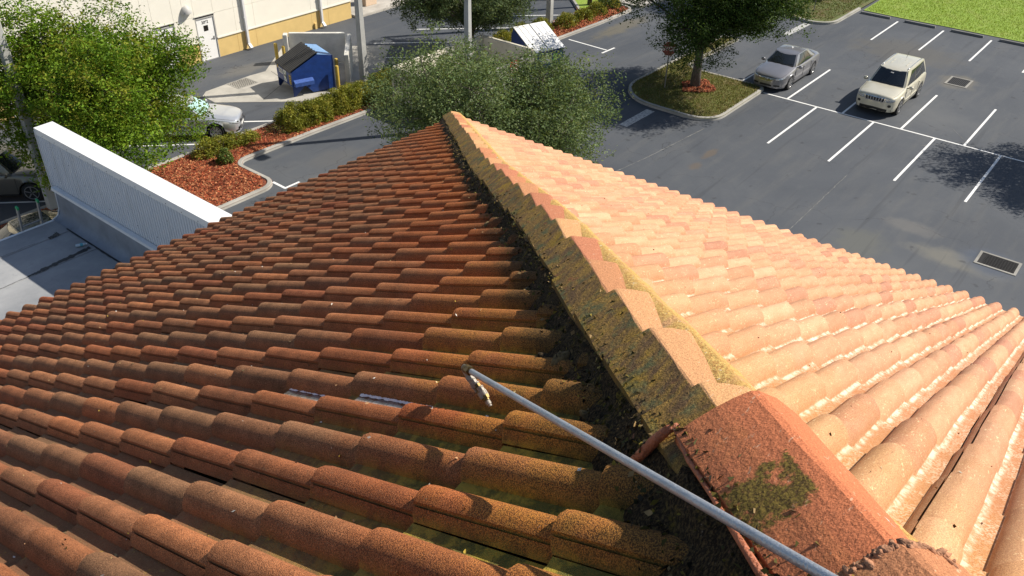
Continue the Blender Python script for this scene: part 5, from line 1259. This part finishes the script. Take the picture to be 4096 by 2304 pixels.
def tree(name,label,x,y,th_,cz,rx,ry,rz,seed,nclump,per,size,cols,trunk_r=.16,lean=(0,0),lumps=14,clump_r=.42,shell=.55,group='oaks round the car park',z0=0.,droop=0.):
    rs=np.random.default_rng(seed); r=empty(name,(x,y,z0)); tag(r,label,'tree',group)
    top=np.array([lean[0],lean[1],cz]); m=MB()
    # big lobes make the outline uneven
    lob=[]
    for k in range(lumps):
        d=rs.normal(size=3); d/=np.linalg.norm(d); d[2]=d[2]*.8+.05; lob.append((top+d*np.array([rx,ry,rz])*rs.uniform(.42,.80),rs.uniform(.26,.48)))
    C_=[];Rr=[]
    while len(C_)<nclump:
        k=rs.integers(0,lumps); c,q=lob[k]; d=rs.normal(size=3); d/=np.linalg.norm(d); P=c+d*np.array([rx,ry,rz])*q*(rs.random()**.4)
        e_=(P-top)/np.array([rx,ry,rz]); l=np.linalg.norm(e_)
        if l>1.08 or l<shell*.5 and rs.random()<.7: continue
        P[2]-=droop*max(0,l-.6)**2
        if P[2]<.35: continue
        C_.append(P); Rr.append(clump_r*rs.uniform(.55,1.25))
    C_=np.array(C_);Rr=np.array(Rr)
    # trunk, limbs and branches
    pts=[Vector((0,0,-.1)),Vector((.02,.01,th_*.5)),Vector((lean[0]*.4,lean[1]*.4,th_))]; m.tube(pts,[trunk_r*1.25,trunk_r,trunk_r*.85],10)
    ends=[]
    for k in range(lumps):
        c=Vector(lob[k][0]); a=pts[2]+Vector((0,0,rs.uniform(-.25,.3))); md=a.lerp(c,.5)+Vector((rs.normal()*.2,rs.normal()*.2,.25)); m.tube([a,a.lerp(md,.5)+Vector((0,0,.1)),md,c],[trunk_r*.5,trunk_r*.38,trunk_r*.28,trunk_r*.12],6); ends.append((md,c))
    for i in rs.choice(len(C_),min(len(C_),lumps*9),replace=False):
        P=Vector(C_[i]); md,c=min(ends,key=lambda q:(q[1]-P).length); a=md.lerp(c,rs.uniform(.3,1.)); q=a.lerp(P,.5)+Vector((rs.normal()*.1,rs.normal()*.1,rs.normal()*.1)); m.tube([a,q,P],[trunk_r*.13,trunk_r*.09,.008],4,False)
    m.build('trunk',BARK,r,True)
    V,t=crown_leaves(rs,C_,Rr,per,size,cols); V=V.reshape(-1,4,3)
    # extra large leaves block light in each lobe's heart, colour darkened as inner shade
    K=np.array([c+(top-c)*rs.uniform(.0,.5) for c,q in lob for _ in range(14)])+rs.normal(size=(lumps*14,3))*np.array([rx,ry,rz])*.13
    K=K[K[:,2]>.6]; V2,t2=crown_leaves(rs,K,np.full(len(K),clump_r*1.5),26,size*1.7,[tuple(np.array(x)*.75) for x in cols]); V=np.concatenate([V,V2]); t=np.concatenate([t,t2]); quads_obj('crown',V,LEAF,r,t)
    return r
G1=[(0.1088, 0.1984, 0.0154), (0.1472, 0.2432, 0.0205), (0.0768, 0.1472, 0.0128), (0.192, 0.288, 0.0256), (0.1216, 0.2112, 0.0166), (0.2048, 0.2304, 0.0256)]
G2=[(0.1126, 0.16, 0.0614), (0.1472, 0.1984, 0.0794), (0.087, 0.128, 0.0486), (0.1856, 0.2368, 0.1024), (0.128, 0.1766, 0.0691)]
G3=[(0.0448, 0.0832, 0.0179), (0.064, 0.1088, 0.023), (0.0358, 0.064, 0.0154), (0.0832, 0.1344, 0.0307)]
G4=[(0.064, 0.096, 0.0384), (0.0896, 0.128, 0.0538), (0.0512, 0.0768, 0.0307), (0.1152, 0.1536, 0.064)]
tree('oak_tree','large bright green oak rising behind the white parapet',5.35,22.1,1.9,4.05,4.25,4.25,3.9,11,2500,46,.105,G1,.17,lumps=26,clump_r=.42)
tree('oak_tree','grey green airy oak just beyond the roof corner',13.4,10.2,1.8,4.5,4.35,4.35,3.0,23,2100,40,.085,G2,.15,lumps=26,clump_r=.40,shell=.5)
tree('oak_tree','dark oak on the kerbed island with the stop sign',30.01,11.19,2.0,4.6,4.9,4.9,3.3,37,2100,42,.105,G3,.21,lumps=24,clump_r=.42,z0=.12,droop=.8)
tree('oak_tree','drooping oak behind the cream enclosure at the top of the picture',26.0,22.4,1.3,3.35,4.1,4.1,2.7,41,1700,40,.105,G4,.16,lumps=18,clump_r=.38,droop=.9,z0=.1)
tree('oak_tree','oak trunk on the shaded corner at the top right',49.2,12.6,2.6,6.6,4.2,4.2,2.6,53,700,34,.12,G3,.2,lumps=14,clump_r=.5,z0=.12)
tree('oak_tree','oak out of frame at the right casting the shadow on the bays',34.4,-7.4,2.2,4.7,3.7,3.7,2.6,61,900,34,.11,G3,.18,lumps=14,clump_r=.45)
tree('oak_tree','slim trunk in the far shrub bed at the top',38.3,23.2,2.6,6.2,2.6,2.6,2.0,67,300,26,.12,G3,.13,lumps=10,clump_r=.42,z0=.1)

def shrub(name,label,boxes,seed,per,size,cols,cat='shrub',group=None,rad=.16,dens=60):
    """boxes: list of (x,y,z,rx,ry,rz) lobes in world space"""
    rs=np.random.default_rng(seed); cx,cy=np.mean([b[0] for b in boxes]),np.mean([b[1] for b in boxes]); r=empty(name,(cx,cy,.1)); tag(r,label,cat,group); C_=[]
    m=MB()
    for (x,y,z,rx,ry,rz) in boxes:
        k=int(dens*(rx*ry+rx*rz+ry*rz)*1.9); d=rs.normal(size=(k,3)); d/=np.linalg.norm(d,axis=1)[:,None]; d[:,2]=np.abs(d[:,2])*1.0-.12
        C_.append(np.array([x-cx,y-cy,z-.1])+d*np.array([rx,ry,rz])*(.80+.28*rs.random((k,1))))
        for i in range(max(3,int(5*rx))):
            a=rs.uniform(0,6.28); m.tube([(x-cx+.3*rx*math.cos(a),y-cy+.3*ry*math.sin(a),-.1),(x-cx+.75*rx*math.cos(a),y-cy+.75*ry*math.sin(a),rz*.8)],[.014,.005],5)
    m.build('stems',BARK,r); C_=np.concatenate(C_); V,t=crown_leaves(rs,C_,np.full(len(C_),rad),per,size,cols,1.)
    h=np.clip((C_[:,2])/.9,0,1); quads_obj('foliage',V,LEAFS,r,t); return r
H1=[(.19,.20,.022),(.23,.235,.028),(.15,.165,.02),(.28,.26,.04),(.12,.14,.018)]
hb=[]
for i,x in enumerate(np.arange(13.6,20.9,.55)): hb.append((x,22.2+.12*math.sin(i*1.9),.12,.52,.72+.06*math.sin(i*2.7),.95+.09*math.sin(i*1.3)))
shrub('hedge','long clipped hedge between the blue dumpster and the kerbed lane',hb,71,26,.08,H1,'hedge',None,.15,60)
shrub('shrub','low bushy shrub in front of the pale silver saloon',[(9.7,22.6,.12,.62,.5,.68),(10.3,22.6,.12,.6,.45,.62),(10.95,22.55,.12,.6,.42,.52),(11.6,22.45,.12,.5,.4,.46)],72,20,.08,H1,'shrub','shrubs in the kerbed strip',.15)
shrub('shrub','small spiky plant alone in the open mulch',[(9.75,21.45,.1,.32,.3,.62)],73,22,.09,[(.08,.12,.02),(.12,.16,.035)],'shrub','shrubs in the kerbed strip',.12,80)
shrub('shrub','thin sparse shrub at the left end of the hedge',[(12.75,22.15,.1,.42,.38,.5)],74,9,.07,[(.10,.085,.03),(.13,.12,.03),(.09,.06,.025)],'shrub','shrubs in the kerbed strip',.14,40)
for i,(x,y,q,lb) in enumerate(((33.75,21.75,.75,'rounded shrub right of the far lamp pole'),(35.45,21.75,.62,'second rounded shrub from the far lamp pole'),(37.0,21.8,.72,'third rounded shrub in the far bed'),(38.75,22.0,.85,'tallest rounded shrub at the end of the far bed'),(32.0,22.3,.7,'rounded shrub left of the far lamp pole'),(30.3,22.4,.8,'shrub directly behind the white dumpster lid'),(28.6,22.4,.75,'shrub behind the left edge of the white dumpster lid'),(26.9,22.4,.7,'shrub between the drooping oak and the white lid'))):
    shrub('shrub',lb,[(x,y,.12,.72,.62,q),(x+.3,y+.2,.12,.5,.5,q*.9)],80+i,18,.09,H1,'shrub','rounded shrubs in the far bed',.16,45)
shrub('shrub','dark shrub beside the tan car at the left edge',[(.6,22.2,.05,.7,.5,.8),(-.4,22.2,.05,.7,.5,.8)],95,18,.08,G3,'shrub','shrubs in the kerbed strip',.15,50)
